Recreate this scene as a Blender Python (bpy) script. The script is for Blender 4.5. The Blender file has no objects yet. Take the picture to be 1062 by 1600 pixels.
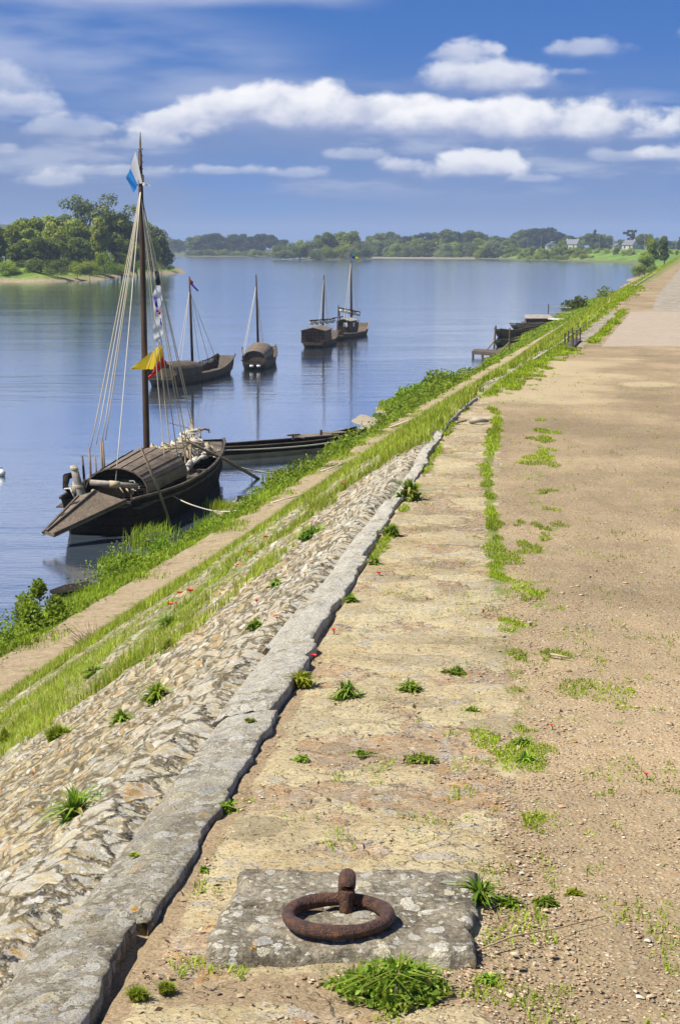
import bpy, math, random
import numpy as np
from mathutils import Vector, Matrix
random.seed(7); RNG = np.random.default_rng(7)
PI = math.pi
sc = bpy.context.scene
COL = sc.collection
# ---------------------------------------------------------------- camera
F = 2900.0; YH = 385.0; TH = math.atan((800 - YH) / F); ZC = 6.5
cam = bpy.data.objects.new('camera', bpy.data.cameras.new('camera'))
COL.objects.link(cam); sc.camera = cam
cam.data.sensor_fit = 'VERTICAL'; cam.data.sensor_height = 24; cam.data.lens = F / 1600 * 24
cam.data.clip_start = 0.1; cam.data.clip_end = 20000
cam.location = (0, 0, ZC); cam.rotation_euler = (PI / 2 - TH, 0, 0)

def ray(px, py):
    u = (px - 531) / F; v = (800 - py) / F
    return Vector((u, math.cos(TH) + v * math.sin(TH), -math.sin(TH) + v * math.cos(TH)))
def P(px, py, z=0.0):
    d = ray(px, py); t = (z - ZC) / d.z
    return Vector((0, 0, ZC)) + d * t
def Q(px, py, Y):
    d = ray(px, py); return Vector((0, 0, ZC)) + d * (Y / d.y)

# ---------------------------------------------------------------- scene bookkeeping
def tag(o, label=None, cat=None, group=None, kind=None):
    if label: o['label'] = label
    if cat: o['category'] = cat
    if group: o['group'] = group
    if kind: o['kind'] = kind
    return o
def empty(name, loc=(0, 0, 0), rz=0.0):
    o = bpy.data.objects.new(name, None); COL.objects.link(o)
    o.location = loc; o.rotation_euler = (0, 0, rz); o.empty_display_size = .2
    return o
def link(name, me, mat=None, parent=None, smooth=False):
    o = bpy.data.objects.new(name, me); COL.objects.link(o)
    if mat is not None:
        for m in (mat if isinstance(mat, (list, tuple)) else [mat]): me.materials.append(m)
    if parent is not None: o.parent = parent
    if smooth: me.polygons.foreach_set('use_smooth', np.ones(len(me.polygons), bool))
    return o
def npmesh(name, V, faces, attrs=None, uv=None):
    """faces: list of int arrays shaped (n,k)."""
    me = bpy.data.meshes.new(name); V = np.asarray(V, np.float32)
    me.vertices.add(len(V)); me.vertices.foreach_set('co', V.ravel())
    faces = [np.asarray(f, np.int32) for f in faces if len(f)]
    idx = np.concatenate([f.ravel() for f in faces])
    cnt = np.concatenate([np.full(len(f), f.shape[1], np.int32) for f in faces])
    st = np.zeros(len(cnt), np.int32); st[1:] = np.cumsum(cnt)[:-1]
    me.loops.add(len(idx)); me.loops.foreach_set('vertex_index', idx)
    me.polygons.add(len(cnt)); me.polygons.foreach_set('loop_start', st)
    try: me.polygons.foreach_set('loop_total', cnt)
    except Exception: pass
    me.update(calc_edges=True)
    for k, a in (attrs or {}).items():
        at = me.attributes.new(k, 'FLOAT', 'POINT'); at.data.foreach_set('value', np.asarray(a, np.float32).ravel())
    return me
def gridfaces(nr, nc, flip=False):
    i = np.arange(nr - 1)[:, None]; j = np.arange(nc - 1)[None, :]
    a = (i * nc + j).ravel()
    f = np.stack([a, a + 1, a + nc + 1, a + nc], 1)
    return f[:, ::-1] if flip else f

class MB:
    """collects shapes, links them as one mesh object"""
    def __init__(s): s.v = []; s.f = []; s.m = []; s.mi = 0
    def add(s, vs, fs):
        n = len(s.v); s.v += [tuple(v) for v in vs]; s.f += [tuple(n + i for i in f) for f in fs]; s.m += [s.mi] * len(fs)
    def box(s, c, d, rz=0.0, rx=0.0, ry=0.0):
        M = Matrix.Translation(c) @ Matrix.Rotation(rz, 4, 'Z') @ Matrix.Rotation(ry, 4, 'Y') @ Matrix.Rotation(rx, 4, 'X')
        vs = [M @ Vector((x * d[0] / 2, y * d[1] / 2, z * d[2] / 2)) for x in (-1, 1) for y in (-1, 1) for z in (-1, 1)]
        s.add(vs, [(0, 1, 3, 2), (4, 6, 7, 5), (0, 4, 5, 1), (2, 3, 7, 6), (0, 2, 6, 4), (1, 5, 7, 3)])
    def bar(s, a, b, w, h):
        a = Vector(a); b = Vector(b); d = (b - a).normalized()
        x = d.cross(Vector((0, 0, 1))); x = x.normalized() if x.length > 1e-4 else Vector((1, 0, 0)); y = x.cross(d)
        vs = [p + x * i * w / 2 + y * j * h / 2 for p in (a, b) for i, j in ((-1, -1), (1, -1), (1, 1), (-1, 1))]
        s.add(vs, [(3, 2, 1, 0), (4, 5, 6, 7), (0, 1, 5, 4), (1, 2, 6, 5), (2, 3, 7, 6), (3, 0, 4, 7)])
    def tube(s, pts, r, n=8, cap=True, closed=False):
        pts = [Vector(p) for p in pts]; k = len(pts); rs = r if isinstance(r, (list, tuple)) else [r] * k
        vs = []; up = Vector((0.13, 0.27, 0.95)).normalized()
        for i, p in enumerate(pts):
            a = pts[(i - 1) % k] if (i or closed) else p; b = pts[(i + 1) % k] if (i < k - 1 or closed) else p
            d = (b - a).normalized(); x = d.cross(up)
            if x.length < .05: x = d.cross(Vector((1, 0, 0)))
            x.normalize(); y = d.cross(x)
            vs += [p + (x * math.cos(t) + y * math.sin(t)) * rs[i] for t in (2 * PI * j / n for j in range(n))]
        fs = []
        for i in range(k if closed else k - 1):
            q = ((i + 1) % k) * n
            for j in range(n): fs.append((i * n + j, q + j, q + (j + 1) % n, i * n + (j + 1) % n))
        if cap and not closed: fs += [tuple(range(n)), tuple((k - 1) * n + j for j in reversed(range(n)))]
        s.add(vs, fs)
    def prism(s, poly, th):
        """poly: list of 3d points, extruded by vector th"""
        n = len(poly); a = [Vector(p) for p in poly]; th = Vector(th)
        s.add(a + [p + th for p in a], [tuple(range(n)), tuple(n + i for i in reversed(range(n)))] + [(i, i + n, (i + 1) % n + n, (i + 1) % n) for i in range(n)])
    def sheet(s, rows):
        nc = len(rows[0]); vs = [p for r in rows for p in r]
        s.add(vs, [(i * nc + j, i * nc + j + 1, (i + 1) * nc + j + 1, (i + 1) * nc + j) for i in range(len(rows) - 1) for j in range(nc - 1)])
    def build(s, name, mat, parent=None, smooth=False, bev=0.0):
        me = bpy.data.meshes.new(name); me.from_pydata(s.v, [], s.f); me.update()
        o = link(name, me, mat, parent, smooth)
        import bmesh
        bm = bmesh.new(); bm.from_mesh(me); bmesh.ops.recalc_face_normals(bm, faces=bm.faces)
        if bev: bmesh.ops.bevel(bm, geom=list(bm.edges), offset=bev, segments=1, affect='EDGES', clamp_overlap=True)
        bm.to_mesh(me); bm.free()
        if isinstance(mat, (list, tuple)) and not bev: me.polygons.foreach_set('material_index', s.m)
        if smooth: me.polygons.foreach_set('use_smooth', np.ones(len(me.polygons), bool))
        return o

# ---------------------------------------------------------------- numpy noise
_T = RNG.random((8, 256, 256)).astype(np.float32)
def vn(x, y, seed=0):
    x = np.asarray(x, float); y = np.asarray(y, float)
    xi = np.floor(x).astype(int); yi = np.floor(y).astype(int); fx = x - xi; fy = y - yi
    fx = fx * fx * (3 - 2 * fx); fy = fy * fy * (3 - 2 * fy); T = _T[seed % 8]
    a = T[xi & 255, yi & 255]; b = T[(xi + 1) & 255, yi & 255]; c = T[xi & 255, (yi + 1) & 255]; d = T[(xi + 1) & 255, (yi + 1) & 255]
    return (a * (1 - fx) + b * fx) * (1 - fy) + (c * (1 - fx) + d * fx) * fy
def fbm(x, y, oct=4, seed=0):
    r = 0; a = .5; t = 0
    for o in range(oct):
        r = r + a * vn(x * 2 ** o + 17.3 * o, y * 2 ** o + 5.1 * o, seed + o); t += a; a *= .5
    return r / t
def voro(x, y, jit=.85, seed=0):
    xi = np.floor(x).astype(int); yi = np.floor(y).astype(int)
    f1 = np.full(x.shape, 9.); f2 = np.full(x.shape, 9.); rid = np.zeros(x.shape)
    for i in (-1, 0, 1):
        for j in (-1, 0, 1):
            a = (xi + i) & 255; b = (yi + j) & 255
            cx = xi + i + .5 + (_T[seed][a, b] - .5) * jit; cy = yi + j + .5 + (_T[seed + 1][a, b] - .5) * jit
            d = np.maximum(np.abs(cx - x), np.abs(cy - y)) * .5 + .5 * np.hypot(cx - x, cy - y)
            near = d < f1
            f2 = np.where(near, f1, np.minimum(f2, d)); rid = np.where(near, _T[seed + 2][a, b], rid); f1 = np.where(near, d, f1)
    return f1, f2, rid
def sst(a, b, x): t = np.clip((x - a) / (b - a), 0, 1); return t * t * (3 - 2 * t)

# ---------------------------------------------------------------- river bank geometry
_CY = [-60, 3, 3.67, 4.24, 5, 6.26, 8.06, 9.62, 11.79, 13.95, 16.86, 18, 22.9, 30.3, 42.8, 60.5, 94.5, 278, 420, 660]
_CX = [-6, -.545, -.51, -.45, -.36, -.22, -.01, .17, .41, .67, 1.0, 1.17, 2.04, 3.54, 5.86, 8.99, 15.5, 50.5, 76, 113]
def C(Y): return np.interp(Y, _CY, _CX)
_WY = [-60, 20, 30.4, 32.6, 33.7, 37, 40.4, 45.4, 51, 56.5, 60, 69, 81, 90, 106, 141, 220, 262, 384, 640]
_WO = [9, 8.6, 9.1, 9.0, 8.5, 8.8, 8.6, 8.6, 8.45, 8.2, 7.9, 8.9, 9.6, 8.3, 9.3, 10.3, 11.0, 8.6, 9.2, 9.2]
def WO(Y):
    Y = np.asarray(Y, float); return np.interp(Y, _WY, _WO) + np.where((Y > 20) & (Y < 200), .22 * np.sin(Y * .6) + .16 * np.sin(Y * 1.45 + 1) + .9 * np.exp(-((Y - 78) / 6.0) ** 2), 0)
_PS = [-1, 0, .12, .22, .32, .46, 1.0, 2.0, 5.9, 6.15, 6.95, 7.3]
_PZ = [4.93, 4.93, 4.925, 4.910, 4.870, 4.795, 4.45, 3.78, 1.05, .84, .78, .76]
def zprof(s, Y):
    s = np.asarray(s, float); wo = WO(Y)
    t = np.clip((s - 7.3) / (wo - 7.3), 0, 3)
    se = s + np.interp(Y, [4.5, 12], [0, .15]) * (1 - np.exp(-np.maximum(s, 0) / .12)) * np.clip((6 - s) / 4, 0, 1)
    return np.where(s <= 7.3, np.interp(se, _PS, _PZ), .76 - .76 * np.where(t < 1, t ** 1.4, 1 + (t - 1) * .9))
def zground(x, Y):
    s = C(Y) - x
    return np.where(s < 0, 4.9, zprof(s, Y))

# ---------------------------------------------------------------- materials
class NT:
    def __init__(s, tree): s.t = tree; s.n = tree.nodes; s.l = tree.links
    def _set(s, sock, v):
        if v is None: return
        if hasattr(v, 'is_output') or isinstance(v, bpy.types.NodeSocket): s.l.new(v, sock)
        else:
            if sock.type == 'RGBA' and not isinstance(v, (int, float)) and len(v) == 3: v = (*v, 1)
            if sock.type == 'RGBA' and isinstance(v, (int, float)): v = (v, v, v, 1)
            sock.default_value = v
    def node(s, t, **k):
        n = s.n.new(t)
        for a, b in k.items(): setattr(n, a, b)
        return n
    def m(s, op, a, b=None, c=None, clamp=False):
        n = s.node('ShaderNodeMath', operation=op, use_clamp=clamp)
        s._set(n.inputs[0], a); s._set(n.inputs[1], b); s._set(n.inputs[2], c); return n.outputs[0]
    def vm(s, op, a, b=None):
        n = s.node('ShaderNodeVectorMath', operation=op); s._set(n.inputs[0], a); s._set(n.inputs[1], b); return n.outputs[0]
    def scale(s, v, k): return s.vm('MULTIPLY', v, k if not isinstance(k, (int, float)) else (k, k, k))
    def noise(s, v, sc_, det=4, ro=.55, dis=0, col=False):
        n = s.node('ShaderNodeTexNoise'); s._set(n.inputs['Vector'], v); n.inputs['Scale'].default_value = sc_
        n.inputs['Detail'].default_value = det; n.inputs['Roughness'].default_value = ro; n.inputs['Distortion'].default_value = dis
        return n.outputs['Color' if col else 'Fac']
    def vor(s, v, sc_, feature='F1', rnd=1, out='Distance'):
        n = s.node('ShaderNodeTexVoronoi', feature=feature); s._set(n.inputs['Vector'], v); n.inputs['Scale'].default_value = sc_
        n.inputs['Randomness'].default_value = rnd; return n if out is None else n.outputs[out]
    def mr(s, x, a, b, c=0., d=1., smooth=True):
        n = s.node('ShaderNodeMapRange', interpolation_type='SMOOTHSTEP' if smooth else 'LINEAR')
        for i, v in enumerate((x, a, b, c, d)): s._set(n.inputs[i], v)
        return n.outputs[0]
    def mix(s, f, a, b, bt='MIX'):
        n = s.node('ShaderNodeMix', data_type='RGBA', blend_type=bt); s._set(n.inputs[0], f); s._set(n.inputs[6], a); s._set(n.inputs[7], b)
        return n.outputs[2]
    def ramp(s, f, stops, interp='LINEAR'):
        n = s.node('ShaderNodeValToRGB'); s._set(n.inputs[0], f); r = n.color_ramp; r.interpolation = interp
        while len(r.elements) < len(stops): r.elements.new(.5)
        for e, (p, c) in zip(r.elements, stops): e.position = p; e.color = (*c, 1) if len(c) == 3 else c
        return n.outputs[0]
    def attr(s, name, out='Fac'):
        n = s.node('ShaderNodeAttribute', attribute_name=name); return n.outputs[out]
    def obj(s): return s.node('ShaderNodeTexCoord').outputs['Object']
    def pos(s): return s.node('ShaderNodeNewGeometry').outputs['Position']
    def sep(s, v): n = s.node('ShaderNodeSeparateXYZ'); s._set(n.inputs[0], v); return n.outputs
    def comb(s, x, y, z):
        n = s.node('ShaderNodeCombineXYZ')
        for i, v in enumerate((x, y, z)): s._set(n.inputs[i], v)
        return n.outputs[0]
    def bump(s, h, dist, strength=1., normal=None):
        n = s.node('ShaderNodeBump'); n.inputs['Strength'].default_value = strength; n.inputs['Distance'].default_value = dist
        s._set(n.inputs['Height'], h); s._set(n.inputs['Normal'], normal); return n.outputs[0]
def material(name, fn):
    m = bpy.data.materials.new(name); m.use_nodes = True
    t = NT(m.node_tree); b = next(n for n in m.node_tree.nodes if n.type == 'BSDF_PRINCIPLED')
    fn(t, b); return m
def setp(t, b, **k):
    for a, v in k.items():
        t._set(b.inputs[{'col': 'Base Color', 'rough': 'Roughness', 'nrm': 'Normal', 'metal': 'Metallic', 'spec': 'Specular IOR Level', 'trans': 'Transmission Weight', 'ior': 'IOR'}[a]], v)

def lichen(t, v, base, dens_big=.5, dens_small=.6, warp=.35, k=1.0):
    """pale crusty lichen discs of two sizes over base; returns colour, height"""
    w = t.vm('ADD', v, t.scale(t.vm('SUBTRACT', t.noise(v, 28 * k, 3, .6, col=True), (.5, .5, .5)), .030 * warp / .35))
    w = t.vm('ADD', w, t.scale(t.vm('SUBTRACT', t.noise(v, 110 * k, 2, .6, col=True), (.5, .5, .5)), .008))
    col = base; hh = None
    for sc_, thr, tint in ((44 * k, dens_small, .9), (22 * k, dens_small, .95), (13 * k, dens_small * .9, 1.), (6.5 * k, dens_big, 1.05)):
        n = t.vor(w, sc_, out=None); d = n.outputs['Distance']; cs = t.sep(n.outputs['Color'])
        rad = t.mr(cs[0], 1 - thr, 1.0, 0.0, .56, smooth=False)
        mk = t.mr(t.m('SUBTRACT', rad, d), 0.0, .05)
        rim = t.mr(t.m('SUBTRACT', rad, d), 0.02, .16, 1.06, .86)
        c = t.ramp(cs[1], [(0, (.46, .44, .37)), (.35, (.60, .58, .52)), (.6, (.55, .50, .34)), (.85, (.34, .33, .31)), (1, (.60, .57, .48))])
        c = t.mix(1.0, c, t.comb(rim, rim, rim), 'MULTIPLY')
        mott = t.mr(t.noise(v, 160 * k, 2), .3, .7, .78, 1.15)
        c = t.mix(1.0, c, t.comb(mott, mott, mott), 'MULTIPLY')
        col = t.mix(t.m('MULTIPLY', mk, .93), col, c)
        hh = mk if hh is None else t.m('MAXIMUM', hh, mk)
    # orange crusts
    om = t.m('MULTIPLY', t.mr(t.noise(v, 20 * k, 4, .7), .63, .68), t.mr(t.noise(v, 2.2, 2), .5, .6))
    col = t.mix(om, col, (.50, .25, .035))
    return col, hh

def f_coping(t, b):
    v = t.pos()
    n1 = t.noise(v, 5, 5, .65); n2 = t.noise(v, 60, 4, .7)
    base = t.ramp(t.m('ADD', t.m('MULTIPLY', n1, .6), t.m('MULTIPLY', n2, .4)), [(.36, (.16, .135, .095)), (.44, (.30, .26, .185)), (.52, (.44, .39, .28)), (.64, (.56, .51, .38))])
    y = t.sep(v)[1]
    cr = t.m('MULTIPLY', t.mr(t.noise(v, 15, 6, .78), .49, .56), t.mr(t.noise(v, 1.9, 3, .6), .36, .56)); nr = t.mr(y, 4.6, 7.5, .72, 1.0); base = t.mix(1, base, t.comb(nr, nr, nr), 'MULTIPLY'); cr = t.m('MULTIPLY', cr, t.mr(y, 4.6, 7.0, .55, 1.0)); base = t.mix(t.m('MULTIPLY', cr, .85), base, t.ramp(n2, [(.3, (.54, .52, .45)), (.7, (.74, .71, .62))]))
    col, hh = lichen(t, v, base, .62, .84)
    # the far coping is more completely coated in pale crust
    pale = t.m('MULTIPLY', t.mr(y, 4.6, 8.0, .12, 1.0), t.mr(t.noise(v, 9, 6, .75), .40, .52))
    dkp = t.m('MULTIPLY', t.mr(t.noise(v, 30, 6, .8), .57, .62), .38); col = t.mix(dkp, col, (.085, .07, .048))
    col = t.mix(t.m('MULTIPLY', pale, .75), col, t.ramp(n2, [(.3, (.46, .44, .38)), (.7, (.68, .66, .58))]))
    pit = t.mr(t.noise(v, 190, 2, .6), .30, .42); col = t.mix(t.m('SUBTRACT', 1, pit), col, (.05, .04, .03))
    h = t.m('ADD', t.m('MULTIPLY', t.noise(v, 26, 7, .78), 1.2), t.m('MULTIPLY', hh, .12))
    setp(t, b, col=col, rough=.95, spec=.15, nrm=t.bump(h, .035, .8))
M_COPING = material('lichen_coping', f_coping)

def f_slab(t, b):
    v = t.pos(); n1 = t.noise(v, 7, 5, .65); n2 = t.noise(v, 70, 4, .7)
    base = t.ramp(t.m('ADD', t.m('MULTIPLY', n1, .5), t.m('MULTIPLY', n2, .5)), [(.36, (.075, .065, .048)), (.48, (.19, .165, .12)), (.6, (.36, .32, .24))])
    col, hh = lichen(t, v, base, .42, .55, k=1.35)
    rs = t.node('ShaderNodeVectorMath', operation='LENGTH'); t._set(rs.inputs[0], t.vm('MULTIPLY', t.vm('SUBTRACT', v, (.0, 4.17, 0)), (1, 1, 0)))
    rst = t.m('MULTIPLY', t.mr(t.m('ABSOLUTE', t.m('SUBTRACT', rs.outputs['Value'], .115)), .055, .0), t.mr(t.noise(v, 22, 4, .7), .35, .65)); col = t.mix(t.m('MULTIPLY', rst, .65), col, (.20, .10, .05))
    h = t.m('ADD', t.noise(v, 30, 6, .72), t.m('MULTIPLY', hh, .08))
    setp(t, b, col=col, rough=.93, spec=.2, nrm=t.bump(h, .03, .8))
M_SLAB = material('lichen_slab', f_slab)

def f_facing(t, b):
    v = t.pos(); g = t.attr('green'); sy = t.attr('across'); y = t.sep(v)[1]; r0 = t.attr('rnd'); j0 = t.attr('joint')
    n1 = t.noise(v, 14, 5, .65); n2 = t.noise(v, 75, 4, .7)
    p = t.comb(t.m('MULTIPLY', y, 6.2), t.m('MULTIPLY', sy, 13.5), 0)
    p = t.vm('ADD', p, t.scale(t.vm('SUBTRACT', t.noise(v, 5, 4, .6, col=True), (.5, .5, .5)), 1.5))
    p = t.vm('ADD', p, t.scale(t.vm('SUBTRACT', t.noise(v, 26, 3, .6, col=True), (.5, .5, .5)), .35))
    vc = t.vor(p, 1.0, out=None); cs = t.sep(vc.outputs['Color']); ed = t.vor(p, 1.0, 'DISTANCE_TO_EDGE')
    base = t.ramp(cs[0], [(0, (.36, .30, .19)), (.2, (.46, .395, .26)), (.38, (.25, .22, .165)), (.55, (.50, .44, .30)), (.68, (.44, .30, .15)), (.76, (.54, .49, .37)), (.9, (.40, .37, .31)), (1, (.30, .265, .20))])
    dk = t.mr(n1, .34, .62, .62, 1.14); base = t.mix(1, base, t.comb(t.m('MULTIPLY', dk, .86), t.m('MULTIPLY', dk, .81), t.m('MULTIPLY', dk, .67)), 'MULTIPLY')
    # pale grey crust in ragged patches, and some lichen discs
    crest = t.mr(sy, .85, .25)
    cr = t.m('MULTIPLY', t.mr(t.m('ADD', t.noise(v, 17, 6, .75), t.m('MULTIPLY', crest, .05)), .50, .57), t.m('MAXIMUM', crest, t.mr(t.noise(v, 1.6, 3, .6), .38, .58))); base = t.mix(t.m('MULTIPLY', cr, .8), base, t.ramp(n2, [(.3, (.36, .345, .30)), (.7, (.55, .53, .46))]))
    col, hh = lichen(t, v, base, .28, .50, k=1.2)
    col = t.mix(t.m('MULTIPLY', t.mr(n2, .60, .68), .7), col, (.15, .125, .085))
    og = t.mr(t.noise(t.vm('ADD', v, (3, 1, 0)), 6, 5, .7), .66, .70); col = t.mix(t.m('MULTIPLY', og, .6), col, (.50, .28, .07))
    soil = t.ramp(n2, [(.35, (.09, .073, .045)), (.65, (.19, .155, .095))])
    jm = t.mr(t.m('ADD', ed, t.m('MULTIPLY', t.m('SUBTRACT', n1, .5), .12)), .075, .02); col = t.mix(t.m('MULTIPLY', jm, .9), col, soil)
    moss = t.mr(t.m('ADD', g, t.m('MULTIPLY', t.m('SUBTRACT', t.noise(v, 4, 6, .75), .5), 2.0)), .42, .75)
    col = t.mix(t.m('MULTIPLY', moss, .75), col, t.ramp(n2, [(.3, (.10, .14, .02)), (.7, (.22, .26, .05))]))
    h = t.m('ADD', t.m('MULTIPLY', t.noise(v, 34, 6, .75), .55), t.m('MULTIPLY', t.mr(ed, 0, .14), .55)); h = t.m('ADD', h, t.m('MULTIPLY', cs[1], .25))
    setp(t, b, col=col, rough=.95, spec=.15, nrm=t.bump(h, .032, .85))
M_FACING = material('rubble_facing', f_facing)

def f_quay(t, b):
    v = t.pos(); pave = t.attr('pave'); g = t.attr('green'); pl = t.attr('plat'); sand = t.attr('sand'); sm = t.attr('slabm'); cob = t.attr('cob')
    v2 = t.vm('MULTIPLY', v, (.8, 1.1, 1))
    # gravel: small individually coloured pebbles in sandy soil
    wv = t.vm('ADD', v, t.scale(t.vm('SUBTRACT', t.noise(v, 60, 2, col=True), (.5, .5, .5)), .01))
    vb = t.vor(wv, 75, out=None); cs = t.sep(vb.outputs['Color'])
    vb2 = t.vor(wv, 30, out=None); cs2 = t.sep(vb2.outputs['Color'])
    peb = t.ramp(cs[0], [(0, (.24, .16, .085)), (.3, (.38, .26, .145)), (.55, (.44, .315, .185)), (.8, (.53, .42, .28)), (.93, (.62, .54, .42)), (1, (.22, .195, .17))])
    soil = t.ramp(t.noise(v, 140, 3, .7), [(.3, (.27, .18, .10)), (.7, (.46, .335, .20))])
    grav = t.mix(t.mr(vb.outputs['Distance'], .55, .30), soil, peb)
    bigm = t.m('MULTIPLY', t.mr(vb2.outputs['Distance'], .42, .34), t.mr(cs2[0], .72, .76))
    grav = t.mix(bigm, grav, t.ramp(cs2[1], [(0, (.45, .33, .20)), (.4, (.55, .46, .34)), (.7, (.40, .22, .10)), (1, (.30, .27, .25))]))
    grav = t.mix(.30, grav, t.mix(t.noise(v, .6, 4, .6), (.30, .26, .20), (.37, .33, .26)))
    lowf = t.mr(t.noise(v, 1.1, 4, .6), .3, .7, .74, 1.0); grav = t.mix(1, grav, t.comb(t.m('MULTIPLY', lowf, .93), t.m('MULTIPLY', lowf, .93), t.m('MULTIPLY', lowf, .86)), 'MULTIPLY')
    st2 = t.mr(t.noise(t.vm('MULTIPLY', v, (1, .35, 1)), .8, 5, .7), .38, .62, .80, 1.06); grav = t.mix(1, grav, t.comb(st2, st2, st2), 'MULTIPLY')
    # paving: worn pale limestone mortar skins over rubble
    n1 = t.noise(v2, 8, 6, .68, .6); n2 = t.noise(v2, 48, 5, .7); n3 = t.noise(v, 150, 3, .7); n4 = t.noise(v2, 2.3, 3, .6)
    skin = t.ramp(t.m('ADD', t.m('MULTIPLY', n2, .6), t.m('MULTIPLY', n4, .4)), [(.36, (.30, .245, .145)), (.47, (.41, .35, .215)), (.58, (.48, .425, .27)), (.72, (.54, .49, .36))])
    rubble = t.mix(t.mr(n2, .40, .60), t.ramp(n3, [(.32, (.20, .15, .095)), (.68, (.44, .335, .205))]), t.ramp(cs2[1], [(0, (.46, .34, .19)), (.3, (.32, .28, .23)), (.6, (.50, .43, .30)), (.8, (.42, .24, .10)), (1, (.24, .22, .20))]))
    sk = t.mr(t.m('ADD', sm, t.m('MULTIPLY', t.m('SUBTRACT', n1, .5), 1.3)), .40, .54)
    pv = t.mix(sk, rubble, skin)
    wp = t.vm('ADD', v2, t.scale(t.vm('SUBTRACT', t.noise(v, 7, 4, col=True), (.5, .5, .5)), .16))
    ce = t.vor(wp, 5.2, out=None); cc = t.sep(ce.outputs['Color']); ed = t.vor(wp, 5.2, 'DISTANCE_TO_EDGE')
    pv = t.mix(1, pv, t.ramp(cc[0], [(0, (.74, .72, .70)), (.35, (1.0, .98, .95)), (.7, (1.10, 1.06, 1.0)), (1, (.92, .86, .76))]), 'MULTIPLY')
    crack = t.m('MULTIPLY', t.mr(ed, .035, .008), t.mr(t.noise(v, 5, 4, .7), .44, .56)); pv = t.mix(t.m('MULTIPLY', crack, .4), pv, (.20, .15, .09))
    flk = t.mr(t.noise(t.vm('MULTIPLY', v2, (.6, 1.5, 1)), 30, 5, .75), .555, .60); pv = t.mix(t.m('MULTIPLY', flk, .75), pv, t.ramp(cs[1], [(0, (.16, .12, .08)), (.4, (.30, .26, .21)), (.75, (.40, .25, .12)), (1, (.58, .54, .46))]))
    grey = t.m('MULTIPLY', t.mr(t.noise(v2, 14, 6, .75), .55, .61), t.mr(n4, .40, .52)); pv = t.mix(t.m('MULTIPLY', grey, .85), pv, t.ramp(n3, [(.3, (.20, .185, .165)), (.7, (.50, .475, .43))]))
    och = t.mr(t.noise(t.vm('ADD', v2, (7, 3, 0)), 7, 5, .7), .62, .68); pv = t.mix(t.m('MULTIPLY', och, .65), pv, (.46, .27, .11))
    pit = t.mr(t.noise(v, 95, 3, .75), .38, .44); pv = t.mix(t.m('MULTIPLY', t.m('SUBTRACT', 1, pit), .85), pv, (.12, .085, .05))
    pm = t.mr(t.m('ADD', pave, t.m('MULTIPLY', t.m('SUBTRACT', t.noise(v, 6, 5, .7), .5), 1.1)), .42, .52)
    # bare brown soil along coping and round the ring slab
    sl = t.mr(t.m('ADD', t.attr('soil'), t.m('MULTIPLY', t.m('SUBTRACT', t.noise(v, 9, 5, .7), .5), 1.2)), .44, .56)
    soilc = t.ramp(t.noise(v, 120, 4, .75), [(.3, (.17, .12, .07)), (.55, (.32, .24, .145)), (.72, (.46, .37, .25))])
    pv = t.mix(sl, pv, soilc)
    col = t.mix(pm, grav, pv)
    col = t.mix(t.m('MULTIPLY', t.mr(t.m('ADD', sand, t.m('MULTIPLY', t.m('SUBTRACT', t.noise(v, 1.0, 4), .5), .8)), .40, .65), .6), col, t.ramp(n3, [(.3, (.36, .29, .17)), (.7, (.55, .46, .29))]))
    col = t.mix(t.mr(cob, .4, .6), col, t.ramp(t.noise(v, 3.0, 5, .8), [(.35, (.17, .145, .11)), (.65, (.40, .36, .29))]))
    asph = t.ramp(t.noise(v, 5, 5, .75), [(.3, (.31, .255, .195)), (.7, (.40, .335, .26))]); col = t.mix(t.mr(pl, .4, .6), col, asph)
    # moss / very short green cover
    gm = t.mr(t.m('ADD', g, t.m('MULTIPLY', t.m('SUBTRACT', t.noise(v, 7, 6, .75), .5), 2.2)), .60, .82)
    gm = t.m('MULTIPLY', gm, t.mr(g, .05, .2))
    col = t.mix(t.m('MULTIPLY', gm, .8), col, t.ramp(n3, [(.3, (.09, .13, .02)), (.7, (.20, .25, .045))]))
    h = t.m('ADD', t.m('MULTIPLY', t.m('MULTIPLY', t.mr(vb.outputs['Distance'], .6, .1), .35), t.m('SUBTRACT', 1, pm)), t.m('MULTIPLY', t.m('ADD', t.m('MULTIPLY', sk, .8), t.m('MULTIPLY', n2, 1.5)), pm))
    h = t.m('SUBTRACT', h, t.m('MULTIPLY', t.m('MULTIPLY', crack, pm), .5))
    h = t.m('ADD', h, t.m('MULTIPLY', bigm, .9))
    setp(t, b, col=col, rough=.94, spec=.2, nrm=t.bump(h, .010, .9))
M_QUAY = material('quay_surface', f_quay)

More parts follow.
